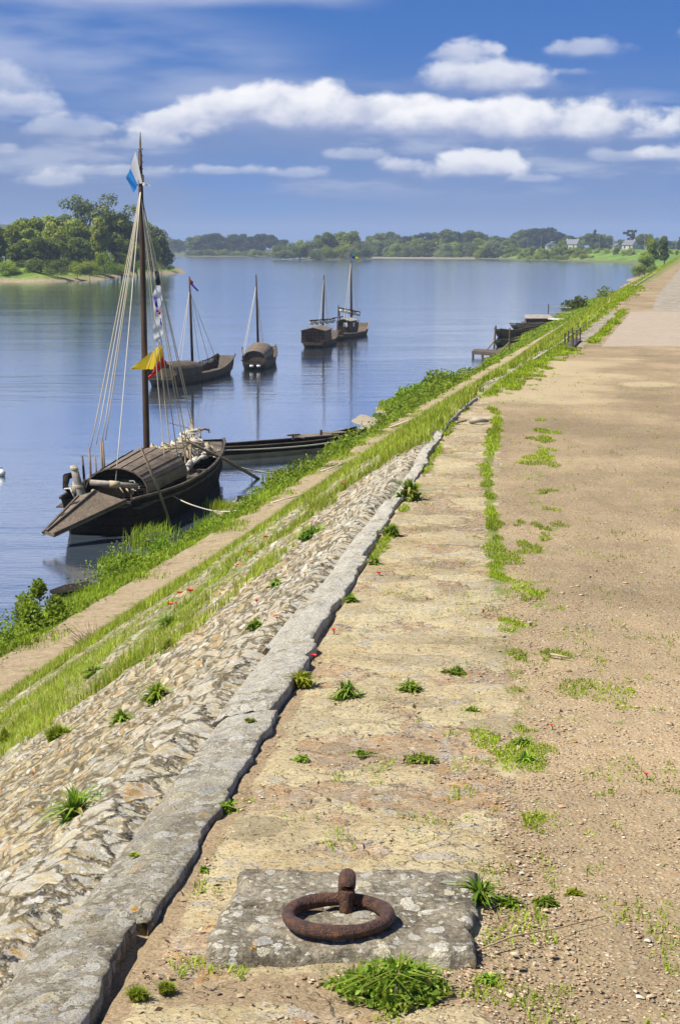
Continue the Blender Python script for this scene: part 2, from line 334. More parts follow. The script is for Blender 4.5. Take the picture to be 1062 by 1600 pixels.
def f_path(t, b):
    v = t.pos(); n = t.noise(v, 8, 6, .75); n2 = t.noise(v, 45, 4, .75)
    col = t.ramp(t.m('ADD', t.m('MULTIPLY', n, .5), t.m('MULTIPLY', n2, .5)), [(.33, (.22, .165, .10)), (.47, (.38, .29, .18)), (.6, (.52, .42, .28)), (.72, (.62, .54, .40))])
    st = t.mr(t.noise(t.vm('MULTIPLY', v, (1, .6, 1)), 11, 5, .8), .60, .66); col = t.mix(st, col, (.50, .44, .33))
    gm = t.mr(t.noise(t.vm('ADD', v, (4, 0, 0)), 2.6, 6, .75), .56, .64); col = t.mix(t.m('MULTIPLY', gm, .85), col, (.15, .20, .03))
    setp(t, b, col=col, rough=.95, spec=.2, nrm=t.bump(n2, .05, .8))
M_PATH = material('trodden_earth', f_path)
def f_bank(t, b):
    v = t.pos(); n = t.noise(v, 4, 6, .75); n2 = t.noise(v, 30, 4, .7)
    col = t.ramp(n2, [(.3, (.045, .065, .012)), (.7, (.12, .16, .025))])
    z = t.sep(v)[2]
    mud = t.mr(t.m('ADD', z, t.m('MULTIPLY', t.m('SUBTRACT', n, .5), .35)), .10, .02)
    col = t.mix(mud, col, t.ramp(n, [(.3, (.09, .075, .05)), (.7, (.24, .20, .14))]))
    setp(t, b, col=col, rough=.95, spec=.2, nrm=t.bump(n2, .06, .8))
M_BANK = material('bank_soil', f_bank)
def f_sandbar(t, b):
    v = t.pos(); n = t.noise(v, 5, 6, .75)
    setp(t, b, col=t.ramp(n, [(.3, (.16, .13, .09)), (.55, (.34, .29, .20)), (.7, (.46, .41, .31))]), rough=.8, spec=.3, nrm=t.bump(n, .05, .6))
M_BAR = material('wet_sand', f_sandbar)
def f_terrain(t, b):
    v = t.pos(); z = t.sep(v)[2]; n = t.noise(v, .05, 6, .7); n2 = t.noise(v, .6, 5, .75)
    grass = t.mix(t.mr(n, .42, .58), (.10, .19, .03), (.20, .28, .045)); grass = t.mix(t.mr(n2, .35, .7), grass, (.07, .13, .02))
    sand = t.ramp(n2, [(.3, (.17, .14, .08)), (.7, (.38, .31, .19))]); far_ = t.sep(v)[1]; sand = t.mix(t.mr(far_, 500, 640, 0, .8), sand, (.09, .10, .05)); grass = t.mix(t.mr(far_, 600, 700, 0, t.mr(t.sep(v)[0], 60, 84, .75, 0)), grass, (.05, .08, .025))
    col = t.mix(t.mr(t.m('ADD', z, t.m('MULTIPLY', t.m('SUBTRACT', n2, .5), 1.6)), .9, .4), grass, sand)
    setp(t, b, col=col, rough=.95, spec=.1)
M_TERR = material('meadow_and_sand', f_terrain)
def f_hill(t, b):
    v = t.pos(); n2 = t.noise(v, .05, 5, .75)
    setp(t, b, col=t.ramp(n2, [(.35, (.03, .055, .02)), (.65, (.07, .11, .03))]), rough=.95, spec=.1, nrm=t.bump(n2, 8, 1))
M_HILL = material('wooded_hill', f_hill)
def f_water(t, b):
    v = t.pos(); y = t.sep(v)[1]
    lo = t.noise(t.vm('MULTIPLY', v, (.35, 1.0, 1)), .9, 5, .6, .4)
    hi = t.noise(t.vm('MULTIPLY', v, (.6, 1.3, 1)), 5.0, 4, .6)
    swirl = t.noise(t.vm('MULTIPLY', v, (.03, .08, 1)), 1.0, 4, .6, .8)
    calm = t.mr(swirl, .40, .60, .25, 1.0)
    h = t.m('ADD', t.m('MULTIPLY', t.m('MULTIPLY', lo, 1.0), calm), t.m('MULTIPLY', hi, .12))
    far = t.mr(y, 60, 400, 1.0, .55)
    n = t.node('ShaderNodeBump'); n.inputs['Distance'].default_value = .03
    t._set(n.inputs['Height'], h); t._set(n.inputs['Strength'], far)
    col = t.mix(t.mr(swirl, .35, .65), (.085, .12, .165), (.11, .145, .185))
    setp(t, b, col=col, rough=.12, ior=1.33, spec=.5, nrm=n.outputs[0])
    gl = t.node('ShaderNodeBsdfGlossy'); gl.inputs[0].default_value = (.94, .97, 1, 1); t._set(gl.inputs['Roughness'], t.mr(y, 40, 500, .035, .10)); t.l.new(n.outputs[0], gl.inputs['Normal'])
    fr = t.node('ShaderNodeFresnel'); fr.inputs[0].default_value = 1.33; t.l.new(n.outputs[0], fr.inputs['Normal'])
    mx = t.node('ShaderNodeMixShader'); t._set(mx.inputs[0], t.m('MINIMUM', t.m('MULTIPLY', fr.outputs[0], 1.7), .86))
    out = next(q for q in t.n if q.type == 'OUTPUT_MATERIAL'); t.l.new(b.outputs[0], mx.inputs[1]); t.l.new(gl.outputs[0], mx.inputs[2]); t.l.new(mx.outputs[0], out.inputs[0])
M_WATER = material('river_water', f_water)

def wood(name, c0, c1, sc_=3.0, axis=(1, 1, 1), rough=.8, seam=0.0, worn=None, spec=.25):
    def fn(t, b):
        v = t.vm('MULTIPLY', t.obj(), axis); n = t.noise(v, sc_ * 4, 5, .7); n2 = t.noise(t.obj(), 2.0, 4, .6)
        col = t.mix(t.mr(t.m('ADD', t.m('MULTIPLY', n, .6), t.m('MULTIPLY', n2, .4)), .34, .66), c0, c1)
        if worn: col = t.mix(t.mr(n2, .56, .66), col, worn)
        h = n
        if seam:
            z = t.sep(t.obj())[2]; fr = t.m('FRACT', t.m('DIVIDE', z, seam)); ln = t.mr(t.m('ABSOLUTE', t.m('SUBTRACT', fr, .5)), .42, .48)
            col = t.mix(t.m('MULTIPLY', ln, .8), col, (.004, .004, .004)); h = t.m('SUBTRACT', n, ln)
        setp(t, b, col=col, rough=rough, spec=spec, nrm=t.bump(h, .01, .6))
    return material(name, fn)
M_TAR = wood('tarred_planks', (.009, .008, .007), (.034, .028, .022), axis=(.2, 1, 3), rough=.85, seam=.24, spec=.08)
M_TAR2 = wood('weathered_tar', (.055, .044, .034), (.13, .105, .082), axis=(.3, 1, 1), rough=.75)
M_ROOF = wood('roof_planks', (.11, .085, .062), (.23, .18, .135), axis=(.15, 1.5, 1.5), rough=.7)
M_BROWN = wood('brown_planks', (.07, .045, .030), (.16, .105, .07), axis=(.2, 1, 1), rough=.75, seam=.2)
M_DARKW = wood('dark_wood', (.065, .048, .034), (.15, .115, .082), axis=(.3, 1, 1))
M_MAST = wood('mast_wood', (.035, .022, .014), (.09, .058, .036), axis=(1, 1, .1), rough=.6)
M_POLE = wood('grey_pole_wood', (.16, .115, .075), (.34, .26, .18), axis=(1, 1, .3))
M_GREYW = wood('silver_wood', (.20, .175, .145), (.40, .36, .31), axis=(.2, 1, 1))
M_DECK = wood('deck_boards', (.10, .082, .062), (.22, .185, .145), axis=(.2, 2, 1))
M_PALEW = wood('pale_strake', (.26, .20, .11), (.42, .34, .20), axis=(.2, 1, 1))
def f_rope(t, b):
    n = t.noise(t.obj(), 60, 3); setp(t, b, col=t.mix(n, (.34, .27, .15), (.60, .51, .34)), rough=.9, nrm=t.bump(n, .01, .6))
M_ROPE = material('hemp_rope', f_rope)
def f_wrope(t, b):
    n = t.noise(t.obj(), 60, 3); setp(t, b, col=t.mix(n, (.42, .38, .30), (.64, .60, .50)), rough=.85)
M_WROPE = material('pale_rope', f_wrope)
def f_canvas(t, b):
    n = t.noise(t.obj(), 14, 5, .6); setp(t, b, col=t.mix(t.mr(n, .4, .6), (.22, .20, .17), (.58, .56, .52)), rough=.85, nrm=t.bump(n, .05, .6))
M_CANVAS = material('furled_canvas', f_canvas)
M_SAIL = wood('sail_cloth', (.50, .47, .41), (.78, .76, .70), axis=(1, 1, 1))
def plain(name, c, rough=.6, var=.15, metal=0.0, sc_=8):
    def fn(t, b):
        n = t.noise(t.obj(), sc_, 4, .6)
        setp(t, b, col=t.mix(n, tuple(x * (1 - var) for x in c), tuple(min(1, x * (1 + var)) for x in c)), rough=rough, metal=metal)
    return material(name, fn)
def cloth(name, c):
    def fn(t, b):
        n = t.noise(t.obj(), 9, 3); setp(t, b, col=t.mix(n, tuple(x * .9 for x in c), tuple(min(1, x * 1.1) for x in c)), rough=.7)
        tr = t.node('ShaderNodeBsdfTranslucent'); t._set(tr.inputs[0], c); mx = t.node('ShaderNodeMixShader'); mx.inputs[0].default_value = .35
        out = next(q for q in t.n if q.type == 'OUTPUT_MATERIAL'); t.l.new(b.outputs[0], mx.inputs[1]); t.l.new(tr.outputs[0], mx.inputs[2]); t.l.new(mx.outputs[0], out.inputs[0])
    return material(name, fn)
M_FW = cloth('white_cloth', (.80, .80, .80)); M_FB = cloth('blue_cloth', (.03, .30, .78)); M_FY = cloth('yellow_cloth', (.85, .62, .03))
M_FR = cloth('red_cloth', (.62, .03, .03)); M_FN = cloth('navy_cloth', (.05, .05, .38)); M_FK = cloth('black_cloth', (.03, .03, .04)); M_FG = cloth('green_cloth', (.05, .42, .06))
def f_iron(t, b):
    v = t.pos(); n = t.noise(v, 45, 5, .65); n2 = t.noise(v, 220, 3, .7)
    up = t.sep(t.node('ShaderNodeNewGeometry').outputs['Normal'])[0]
    col = t.ramp(n, [(.33, (.060, .034, .028)), (.5, (.10, .052, .036)), (.62, (.17, .075, .038)), (.74, (.24, .11, .05))])
    col = t.mix(t.mr(n2, .64, .70), col, (.32, .26, .18))
    setp(t, b, col=col, rough=.52, metal=.35, nrm=t.bump(t.m('ADD', n, t.m('MULTIPLY', n2, .8)), .009, 1.))
M_IRON = material('rusty_iron', f_iron)
M_RAIL = plain('dark_rail', (.07, .05, .045), .6)
M_WPAINT = plain('white_paint', (.72, .72, .70), .5)
M_WALLH = plain('house_render', (.52, .48, .40), .8); M_SLATE = plain('slate_roof', (.12, .13, .155), .6); M_GLASS = plain('window_dark', (.03, .035, .05), .2)
M_POPPY = plain('poppy_petals', (.68, .015, .008), .6); M_POPC = plain('poppy_heart', (.02, .015, .02), .8); M_BUOY = plain('buoy_plastic', (.80, .80, .72), .4)
M_DRY = wood('dry_stick', (.22, .16, .09), (.46, .37, .24)); M_BARK = wood('bark', (.10, .085, .065), (.24, .21, .17), sc_=1.0)

def foliage(name, c0, c1, trans=.35, patch=.5, dry=None, dryamt=.0):
    def fn(t, b):
        r = t.attr('rnd'); oi = t.node('ShaderNodeObjectInfo').outputs['Random']
        col = t.mix(r, c0, c1)
        hs = t.node('ShaderNodeHueSaturation'); t._set(hs.inputs['Color'], col)
        t._set(hs.inputs['Value'], t.mr(oi, 0, 1, .86, 1.14, False)); t._set(hs.inputs['Hue'], t.mr(oi, 0, 1, .485, .51, False)); col = hs.outputs[0]
        if patch:
            n = t.noise(t.pos(), patch, 4, .6); k = t.mr(n, .35, .65, .72, 1.22); col = t.mix(1, col, t.comb(k, k, k), 'MULTIPLY')
        if dry: col = t.mix(t.mr(r, 1 - dryamt, 1 - dryamt + .02), col, dry)
        setp(t, b, col=col, rough=.6, spec=.25)
        tr = t.node('ShaderNodeBsdfTranslucent'); t._set(tr.inputs[0], t.mix(1, col, (1.25, 1.2, .6), 'MULTIPLY')); mx = t.node('ShaderNodeMixShader'); mx.inputs[0].default_value = trans
        out = next(q for q in t.n if q.type == 'OUTPUT_MATERIAL'); t.l.new(b.outputs[0], mx.inputs[1]); t.l.new(tr.outputs[0], mx.inputs[2]); t.l.new(mx.outputs[0], out.inputs[0])
    return material(name, fn)
M_GR = foliage('bank_grass', (.19, .28, .012), (.36, .47, .03), patch=1.2, dry=(.50, .43, .20), dryamt=.04)
M_GRY = foliage('seeding_grass', (.22, .30, .025), (.42, .49, .07), patch=1.2, dry=(.55, .47, .22), dryamt=.10)  # yellower blades of the slope grass, more of them dry
M_WEED = foliage('weed_leaves', (.12, .22, .012), (.26, .38, .03), patch=3)
M_TUFT = foliage('tuft_leaves', (.11, .21, .02), (.30, .42, .05), patch=9, dry=(.5, .42, .2), dryamt=.09)
M_TUFTY = foliage('yellow_tuft', (.20, .25, .02), (.36, .42, .05), patch=9)
M_T = {'dark': foliage('dark_crown', (.08, .12, .02), (.17, .22, .035), patch=.12),
       'mid': foliage('mid_crown', (.14, .20, .022), (.28, .35, .045), patch=.12),
       'light': foliage('light_crown', (.20, .27, .03), (.34, .42, .055), patch=.12),
       'yellow': foliage('yellow_crown', (.17, .25, .015), (.30, .38, .03), patch=.12),
       'grey': foliage('grey_crown', (.11, .15, .065), (.19, .235, .11), patch=.12),
       'blue': foliage('conifer_crown', (.025, .045, .022), (.045, .075, .03), patch=.12)}

# ---------------------------------------------------------------- terrain
RIV_R = [(float(C(Y) - WO(Y)), Y) for Y in (-60, 0, 20, 40, 60, 81, 106, 141, 220, 262, 384, 500, 640)]
RIV = RIV_R + [(110, 700), (104, 800), (90, 930), (66, 1000), (20, 1060), (-40, 1200), (-94, 1190), (-140, 1350), (-220, 1500), (-300, 1400), (-190, 1000),
               (-100, 700), (-60, 590), (-46, 545), (-38.5, 455), (-45, 408), (-46.2, 369), (-53, 343), (-63.4, 348), (-95, 344), (-200, 325), (-600, 240), (-1500, 100), (-1500, -60)]
def sdist(x, y, poly):
    x = x.ravel(); y = y.ravel(); d = np.full(x.shape, 1e9); ins = np.zeros(x.shape, bool); n = len(poly)
    for i in range(n):
        (ax, ay), (bx, by) = poly[i], poly[(i + 1) % n]
        ex, ey = bx - ax, by - ay; L = ex * ex + ey * ey
        tt = np.clip(((x - ax) * ex + (y - ay) * ey) / L, 0, 1); d = np.minimum(d, np.hypot(x - ax - tt * ex, y - ay - tt * ey))
        c = (ay > y) != (by > y)
        with np.errstate(all='ignore'): ins ^= c & (x < ex * (y - ay) / (ey if ey else 1e-9) + ax)
    return np.where(ins, -d, d)
def far_z(x, y):
    sh = x.shape; d = sdist(x, y, RIV).reshape(sh); d = d + (fbm(x * .05, y * .05, 4) - .5) * 5 * sst(200, 320, y)
    right = x > -30
    top = np.where(right & (x > 84), 4.7, np.where(y > 640, .5, 2.4)) + (fbm(x * .01, y * .01, 3, 2) - .5) * .8
    z = np.where(d < 0, np.maximum(d * .4, -2), np.minimum(.1 + d * .22, top))
    z = np.where((y < 300) & right, np.minimum(z, 4.0) - .5, z)
    return z
rr = np.concatenate([np.geomspace(2, 250, 40), np.geomspace(258, 1500, 150), np.geomspace(1530, 3400, 25)])
az = np.radians(np.concatenate([np.linspace(-88, -13, 40)[:-1], np.linspace(-13, 13, 150), np.linspace(13, 88, 40)[1:]]))
R_, A_ = np.meshgrid(rr, az, indexing='ij'); TX = R_ * np.sin(A_); TY = R_ * np.cos(A_)
TZ = far_z(TX, TY)
me = npmesh('ground', np.stack([TX, TY, TZ], -1).reshape(-1, 3), [gridfaces(len(rr), len(az), True)])
tag(link('ground', me, M_TERR, None, True), 'green meadow and sandy shore of the river valley', kind='structure')
me = npmesh('river_water', [(-1500, -60, 0), (400, -60, 0), (400, 1700, 0), (-1500, 1700, 0)], [[(0, 1, 2, 3)]])
tag(link('river_water', me, M_WATER), 'wide calm blue river', kind='structure')
# wooded hill far away
def hillmesh(cx, cy, rx, ry, h, name, label):
    n = 90; u = np.linspace(-1, 1, n); U, V_ = np.meshgrid(u, u, indexing='ij'); r = np.hypot(U, V_)
    x = cx + U * rx; y = cy + V_ * ry
    z = h * (1 - sst(0, 1, r)) ** .8 * (1 + .0 * x) + (vn(x * .11, y * .11, 3) * 5 + vn(x * .05, y * .05, 4) * 5) * (r < .97) - 1
    me = npmesh(name, np.stack([x, y, z], -1).reshape(-1, 3), [gridfaces(n, n, True)])
    tag(link(name, me, M_HILL, None, True), label, kind='structure')
hillmesh(-560, 2350, 420, 600, 36, 'hill', 'low wooded hill far upstream, blue with distance')
hillmesh(-260, 2000, 190, 300, 10, 'hill', 'low wooded rise behind the dark far trees')

# quay top
def rowsY(y0, y1, k, mn, k2=.006):
    r = [y0]
    while r[-1] < y1: r.append(r[-1] + max(mn, (k if r[-1] < 40 else k2) * r[-1]))
    return np.array(r)
YR = rowsY(2.2, 300, .0027, .012)
uc = np.concatenate([np.arange(-.08, 1.3, .018), 1.3 + (np.geomspace(.03, 60, 60))])
YY, UU = np.meshgrid(YR, uc, indexing='ij'); XX = C(YY) + UU
pw = np.interp(YY, [3, 4, 5.6, 9, 13, 17.6, 19, 21], [.80, .80, .85, .69, .55, .44, .2, -.4])
pave = np.clip(.5 + (pw - UU) * 5, 0, 1)
sm = fbm(XX * 3.6 + 3, YY * 3.6 * .9, 5, 1)
sm = np.clip(.5 + (sm - .435) * 3.2, 0, 1)
def blob(px, py, rx, ry, x=XX, y=YY, z=4.9):
    p = P(px, py, z); q = P(px + rx, py, z); r = P(px, py - ry, z)
    return np.exp(-(((x - p.x - (y - p.y) * .14) / (q.x - p.x)) ** 2 + ((y - p.y) / (r.y - p.y)) ** 2))
gbase = lambda pts: np.interp(YY, [a for a, _ in pts], [b for _, b in pts])
gx = np.interp(YY, [5, 5.6, 9, 13, 17.6], [.55, .60, .78, .78 + .25, 1.50])           # green strip along the edge of the paving
gstr = np.interp(YY, [4.6, 5.4, 7, 8, 9, 17, 19, 24], [.0, .55, .62, .55, .9, .95, .6, .0])
gw = np.interp(YY, [5, 8, 11, 17], [.13, .10, .055, .075])
green = gstr * np.exp(-((XX - gx) / gw) ** 2)
green = np.maximum(green, np.interp(YY, [5, 6, 9, 13, 15, 18], [.0, .45, .55, .55, .6, .2]) * np.exp(-((XX - gx - .22 - (YY - 9) * .03) / (gw * 1.8 + .06)) ** 2))
far_g = sst(17, 22, YY)
green = np.maximum(green, far_g * np.exp(-(UU / np.interp(YY, [18, 29, 31, 45, 60, 300], [.30, .5, .16, .2, .45, 1.6])) ** 2) * 1.0)   # verge behind the far edge
green = np.maximum(green, .42 * np.exp(-((YY - 23) / 3.0) ** 2) * sst(5.5, 1, UU))
green = np.maximum(green, .95 * (YY > 31) * np.exp(-((UU - .54) / .14) ** 2) * sst(50, 45, YY))
green = np.maximum(green, .30 * np.exp(-((UU - 1.6) / 1.0) ** 2) * sst(9, 14, YY) * sst(22, 18, YY))
plat = sst(30.05, 30.25, YY) * sst(46.6, 46.2, YY) * sst(.70, .74, UU)
cob = sst(46.5, 47.2, YY) * sst(.9, 1.6, UU) + sst(29.6, 30.5, YY) * sst(.12, .2, UU) * sst(.45, .38, UU) * (YY < 46.6)
sand = np.maximum(.75 * sst(17, 20, YY) * sst(29, 26, YY) * sst(3, .6, UU), blob(1010, 600, 70, 6)) * .85
soil = np.exp(-(np.clip(UU, 0, 9) / .075) ** 2) * .95 * sst(8.5, 6.2, YY)
soil = np.maximum(soil, .8 * np.exp(-((XX - .42) / .10) ** 2 - ((YY - 4.15) / .42) ** 2))
soil = np.maximum(soil, .85 * np.exp(-((XX + .05) / .55) ** 2 - ((YY - 3.84) / .12) ** 2))
ZZ = 4.9 + (fbm(XX * 1.2, YY * 1.2, 3, 3) - .5) * .025 + (sm - .5) * .014 * pave + (fbm(XX * 14, YY * 14, 3, 2) - .5) * .012 * sst(40, 15, YY) - .012 * np.clip(soil, 0, 1)
ZZ = ZZ - .02 * (UU < .0)
me = npmesh('quay_ground', np.stack([XX, YY, ZZ], -1).reshape(-1, 3), [gridfaces(len(YR), len(uc), True)],
            dict(pave=pave, green=green, plat=plat, cob=cob, sand=sand, soil=soil, slabm=sm))
tag(link('quay_ground', me, M_QUAY, None, True), 'worn limestone paving and tan gravel of the quay top', kind='structure')
def quay_z(x, y): return 4.9 + (fbm(np.asarray(x) * 1.2, np.asarray(y) * 1.2, 3, 3) - .5) * .025

# revetment
rev = empty('stone_revetment', (0, 0, 0)); tag(rev, 'long sloping stone river wall with lichen crusted coping along the path', 'retaining wall')
YF = rowsY(2.6, 300, .0030, .014, .008)
sf = np.concatenate([np.arange(-.04, 6.16, .027), [6.3]])
FY, FS = np.meshgrid(YF, sf, indexing='ij')
wx = FY * 4.2 + (fbm(FY * 1.9, FS * 1.9, 3, 5) - .5) * 1.6; wy = FS * 9.5 + (fbm(FY * 1.9 + 9, FS * 1.9, 3, 4) - .5) * 1.8
f1, f2, rid = voro(wx, wy, .8, 1); jn = f2 - f1
rg = np.abs(fbm(FY * 11, FS * 22, 4, 3) - .5) * 2
disp = sst(0, .10, jn) * .022 + (rid - .5) * .030 - rg * .018 + (fbm(FY * 30, FS * 40, 2, 6) - .5) * .016 + (fbm(FY * .6, FS * .6, 2, 6) - .5) * .05
wcop = .34 * np.interp(FY, [4, 7, 9, 12, 18], [1, .85, .66, .42, .34])
disp *= sst(wcop * .7, wcop * 1.3, FS) * .85 + .15; disp -= np.where(FY < 19.55, .05 * sst(wcop * 1.05, wcop * .8, FS), .03 * sst(.3, .1, FS))
sink = np.where(FY < 19.55, .03 * sst(wcop * .9, wcop * .6, FS) + .5 * sst(.10, .03, FS), 0)
SB_Y = [6, 8, 9.4, 10, 12, 13, 15, 17, 18.5]; SB_S = [4.2, 2.9, 2.1, 1.7, 1.15, .75, .4, .15, -.3]
fg = sst(-.3, .9, FS - np.interp(FY, SB_Y, SB_S)) * .62
fg = np.maximum(fg, .3 * (fbm(FY * .9, FS * 1.4, 3, 2) > .56) * sst(8, 12, FY))
FX = C(FY) - FS - disp * .55 - np.where(FY < 19.55, .06 * sst(.08, .0, FS), 0); FZ = zprof(FS, FY) + disp * .83 - sink - np.where(FY > 19.55, .045 * sst(.5, .2, FS), 0)
me = npmesh('facing', np.stack([FX, FY, FZ], -1).reshape(-1, 3), [gridfaces(len(YF), len(sf))], dict(rnd=rid, joint=jn, green=fg, across=FS))
link('facing', me, M_FACING, rev, False)
# coping: separate worn stones, one part of the wall
yj = 2.6; V = []; Fc = []; base = 0; k = 0
prof_s = np.array([0.0, 0.0, 0.0, 0.004, .012, .034, .09, .13, .17, .21, .25, .29, .33, .37, .41, .45, .49, .53, .57, .60])
prof_z = np.array([4.80, 4.86, 4.915, 4.930, 4.934, 4.958, 4.958, 4.957, 4.975, 4.972, 4.967, 4.958, 4.945, 4.925, 4.90, 4.87, 4.84, 4.80, 4.76, 4.70])
joints = [2.4, 3.2, 4.25, 5.15, 6.28, 7.4, 8.3, 9.5, 10.4, 11.7, 12.7, 13.9, 15.0, 16.2, 17.2, 18.3, 19.6]
for a, b_ in zip(joints[:-1], joints[1:]):
    k += 1; off = random.uniform(-.022, .022); offz = random.uniform(-.012, .012); wd = random.uniform(.52, .60)
    off = {1: -.02, 2: -.006, 3: .022, 4: .018}.get(k, off + .008)
    nn = max(8, int((b_ - a) / max(.011, .0022 * a))); ys = np.linspace(a + .003, b_ - .003, nn)
    ps = np.repeat(prof_s, 1); S, Y2 = np.meshgrid(prof_s, ys); Zp = np.tile(prof_z, (nn, 1))
    e = np.minimum(Y2 - a, b_ - Y2); endr = 1 - sst(0, .035, e)
    narrow = np.interp(Y2, [4, 7, 9, 12, 18], [1, .85, .66, .42, .34])
    n1 = (fbm(Y2 * 9, S * 9 + k * 7, 4, 2) - .5); n2 = (fbm(Y2 * 2.2, S * 2 + k * 3, 3, 5) - .5)
    x = C(Y2) - .012 - S * wd * narrow + off * 1 + n2 * .045 * (S < .05) + n1 * .038 * (S < .05) - endr * .022 * (S < .05)
    SA = S * wd * narrow
    Zt = zprof(SA, Y2) + (fbm(Y2 * 26, S * 26, 3, 4) - .5) * .016 + np.interp(S, [0, .2, .4, .5, .6], [.006, .006, -.004, -.05, -.24])
    Zp = np.where(S > .02, Zt, Zp)
    z = Zp + offz * .5 * (S < .5) + n1 * .020 + n2 * .012 - endr * .022 * (Zp > 4.9) - .012
    # keep the left part dipping to meet the facing
    V.append(np.stack([x, Y2, z], -1).reshape(-1, 3)); Fc.append(gridfaces(nn, len(prof_s)) + base); base += nn * len(prof_s)
    blk = V[-1]; b0 = base - nn * len(prof_s)
    for row, fl in ((0, True), (nn - 1, False)):
        r0 = b0 + row * len(prof_s)
        ring = blk.reshape(nn, len(prof_s), 3)[row]; low = ring.copy(); low[:, 2] = 4.62
        V.append(low); m_ = len(prof_s); f = np.array([(r0 + i, r0 + i + 1, base + i + 1, base + i) for i in range(m_ - 1)]); Fc.append(f if fl else f[:, ::-1]); base += m_
me = npmesh('coping', np.concatenate(V), [np.concatenate(Fc)])
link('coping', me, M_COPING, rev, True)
# towpath and bank soil
YT = rowsY(5, 300, .012, .1, .012); st = np.linspace(5.95, 7.35, 15); TYY, TS = np.meshgrid(YT, st, indexing='ij')
me = npmesh('towpath', np.stack([C(TYY) - TS, TYY, zprof(TS, TYY) + .025 + (fbm(TYY * 2, TS * 2, 3) - .5) * .08], -1).reshape(-1, 3), [gridfaces(len(YT), len(st))])
tag(link('towpath', me, M_PATH, None, True), 'narrow trodden earth path at the foot of the stone slope', kind='structure')
tb = np.linspace(0, 1.9, 34); BY, BT = np.meshgrid(YT, tb, indexing='ij'); BS = 7.25 + BT * (WO(BY) - 7.25)
BZ = zprof(BS, BY) + (fbm(BY * 1.1, BS * 1.1, 3, 4) - .5) * .22 * sst(0, .3, BT) - .02
me = npmesh('riverbank', np.stack([C(BY) - BS, BY, BZ], -1).reshape(-1, 3), [gridfaces(len(YT), len(tb))])
tag(link('riverbank', me, M_BANK, None, True), 'low muddy grassy river bank', kind='structure')
def bank_z(x, y):
    s = C(y) - x; return zprof(s, y) + (fbm(y * 1.1, s * 1.1, 3, 4) - .5) * .22 - .02
def sandbar(px, py, rx, ry, label):
    c = P(px, py, 0); n = 30; vs = []
    for i in range(9):
        for j in range(n):
            a = 2 * PI * j / n; r = i / 8 * (1 + .25 * math.sin(3 * a + px) + .15 * math.sin(7 * a))
            vs.append((c.x + rx * r * math.cos(a), c.y + ry * r * math.sin(a), .07 * (1 - (i / 8) ** 2) - .02 + .02 * random.random() * (i < 7)))
    me = npmesh('sandbar', vs, [[(i * n + j, (i + 1) * n + j, (i + 1) * n + (j + 1) % n, i * n + (j + 1) % n) for i in range(8) for j in range(n)]])
    tag(link('sandbar', me, M_BAR, None, True), label, kind='structure')
sandbar(372, 803, .75, 1.9, 'muddy sandbar between the big boat and the bank')
sandbar(385, 786, .5, 1.4, 'muddy sandbar under the tilted poles')
sandbar(612, 655, 1.0, 5.5, 'wet sandbar beyond the long flat boat')
sandbar(585, 662, .9, 4.0, 'grey shallow bar at the tip of the flat boat')

# ---------------------------------------------------------------- grass and weeds
def blades(name, pts, h, w, mat, parent=None, lean=.45, base_rnd=None):
    pts = np.asarray(pts, float); n = len(pts); h = np.broadcast_to(h, n); w = np.broadcast_to(w, n)
    a = RNG.random(n) * 2 * PI; d = np.stack([np.cos(a), np.sin(a), 0 * a], 1); s = np.stack([-np.sin(a), np.cos(a), 0 * a], 1)
    ln = (RNG.random(n) ** 1.3) * lean * 1.8; up = np.array([0, 0, 1.])
    mid = pts + up * (h * .55)[:, None] + d * (h * ln * .28)[:, None]; tip = pts + up * (h * (1 - ln * .35))[:, None] + d * (h * ln)[:, None]
    W = (w / 2)[:, None] * s
    V = np.stack([pts - W, pts + W, mid + W * .8, mid - W * .8, tip], 1).reshape(-1, 3); b = np.arange(n)[:, None] * 5
    r = RNG.random(n) if base_rnd is None else base_rnd
    me = npmesh(name, V, [b + np.array([[0, 1, 2, 3]]), b + np.array([[3, 2, 4]])], dict(rnd=np.repeat(r, 5)))
    return link(name, me, mat, parent, False)
def leaves(name, pts, size, mat, parent=None, flat=.5, link_it=True):
    pts = np.asarray(pts, float); n = len(pts); size = np.broadcast_to(size, n)[:, None]
    d = RNG.normal(size=(n, 3)); d[:, 2] = np.abs(d[:, 2]) * .4 + .15; d /= np.linalg.norm(d, axis=1)[:, None]
    q = RNG.normal(size=(n, 3)); s = np.cross(d, q); s /= np.linalg.norm(s, axis=1)[:, None] + 1e-9
    V = np.stack([pts, pts + d * size * .5 + s * size * .32, pts + d * size, pts + d * size * .5 - s * size * .32], 1).reshape(-1, 3)
    me = npmesh(name, V, [np.arange(n)[:, None] * 4 + np.array([[0, 1, 2, 3]])], dict(rnd=np.repeat(RNG.random(n), 4)))
    return link(name, me, mat, parent) if link_it else me

def samp_Y(n, y0, y1, p=1.0):
    """more samples near the camera (density ~ 1/Y^p)"""
    u = RNG.random(n)
    if p == 1: return y0 * (y1 / y0) ** u
    e = 1 - p; return (y0 ** e + u * (y1 ** e - y0 ** e)) ** (1 / e)
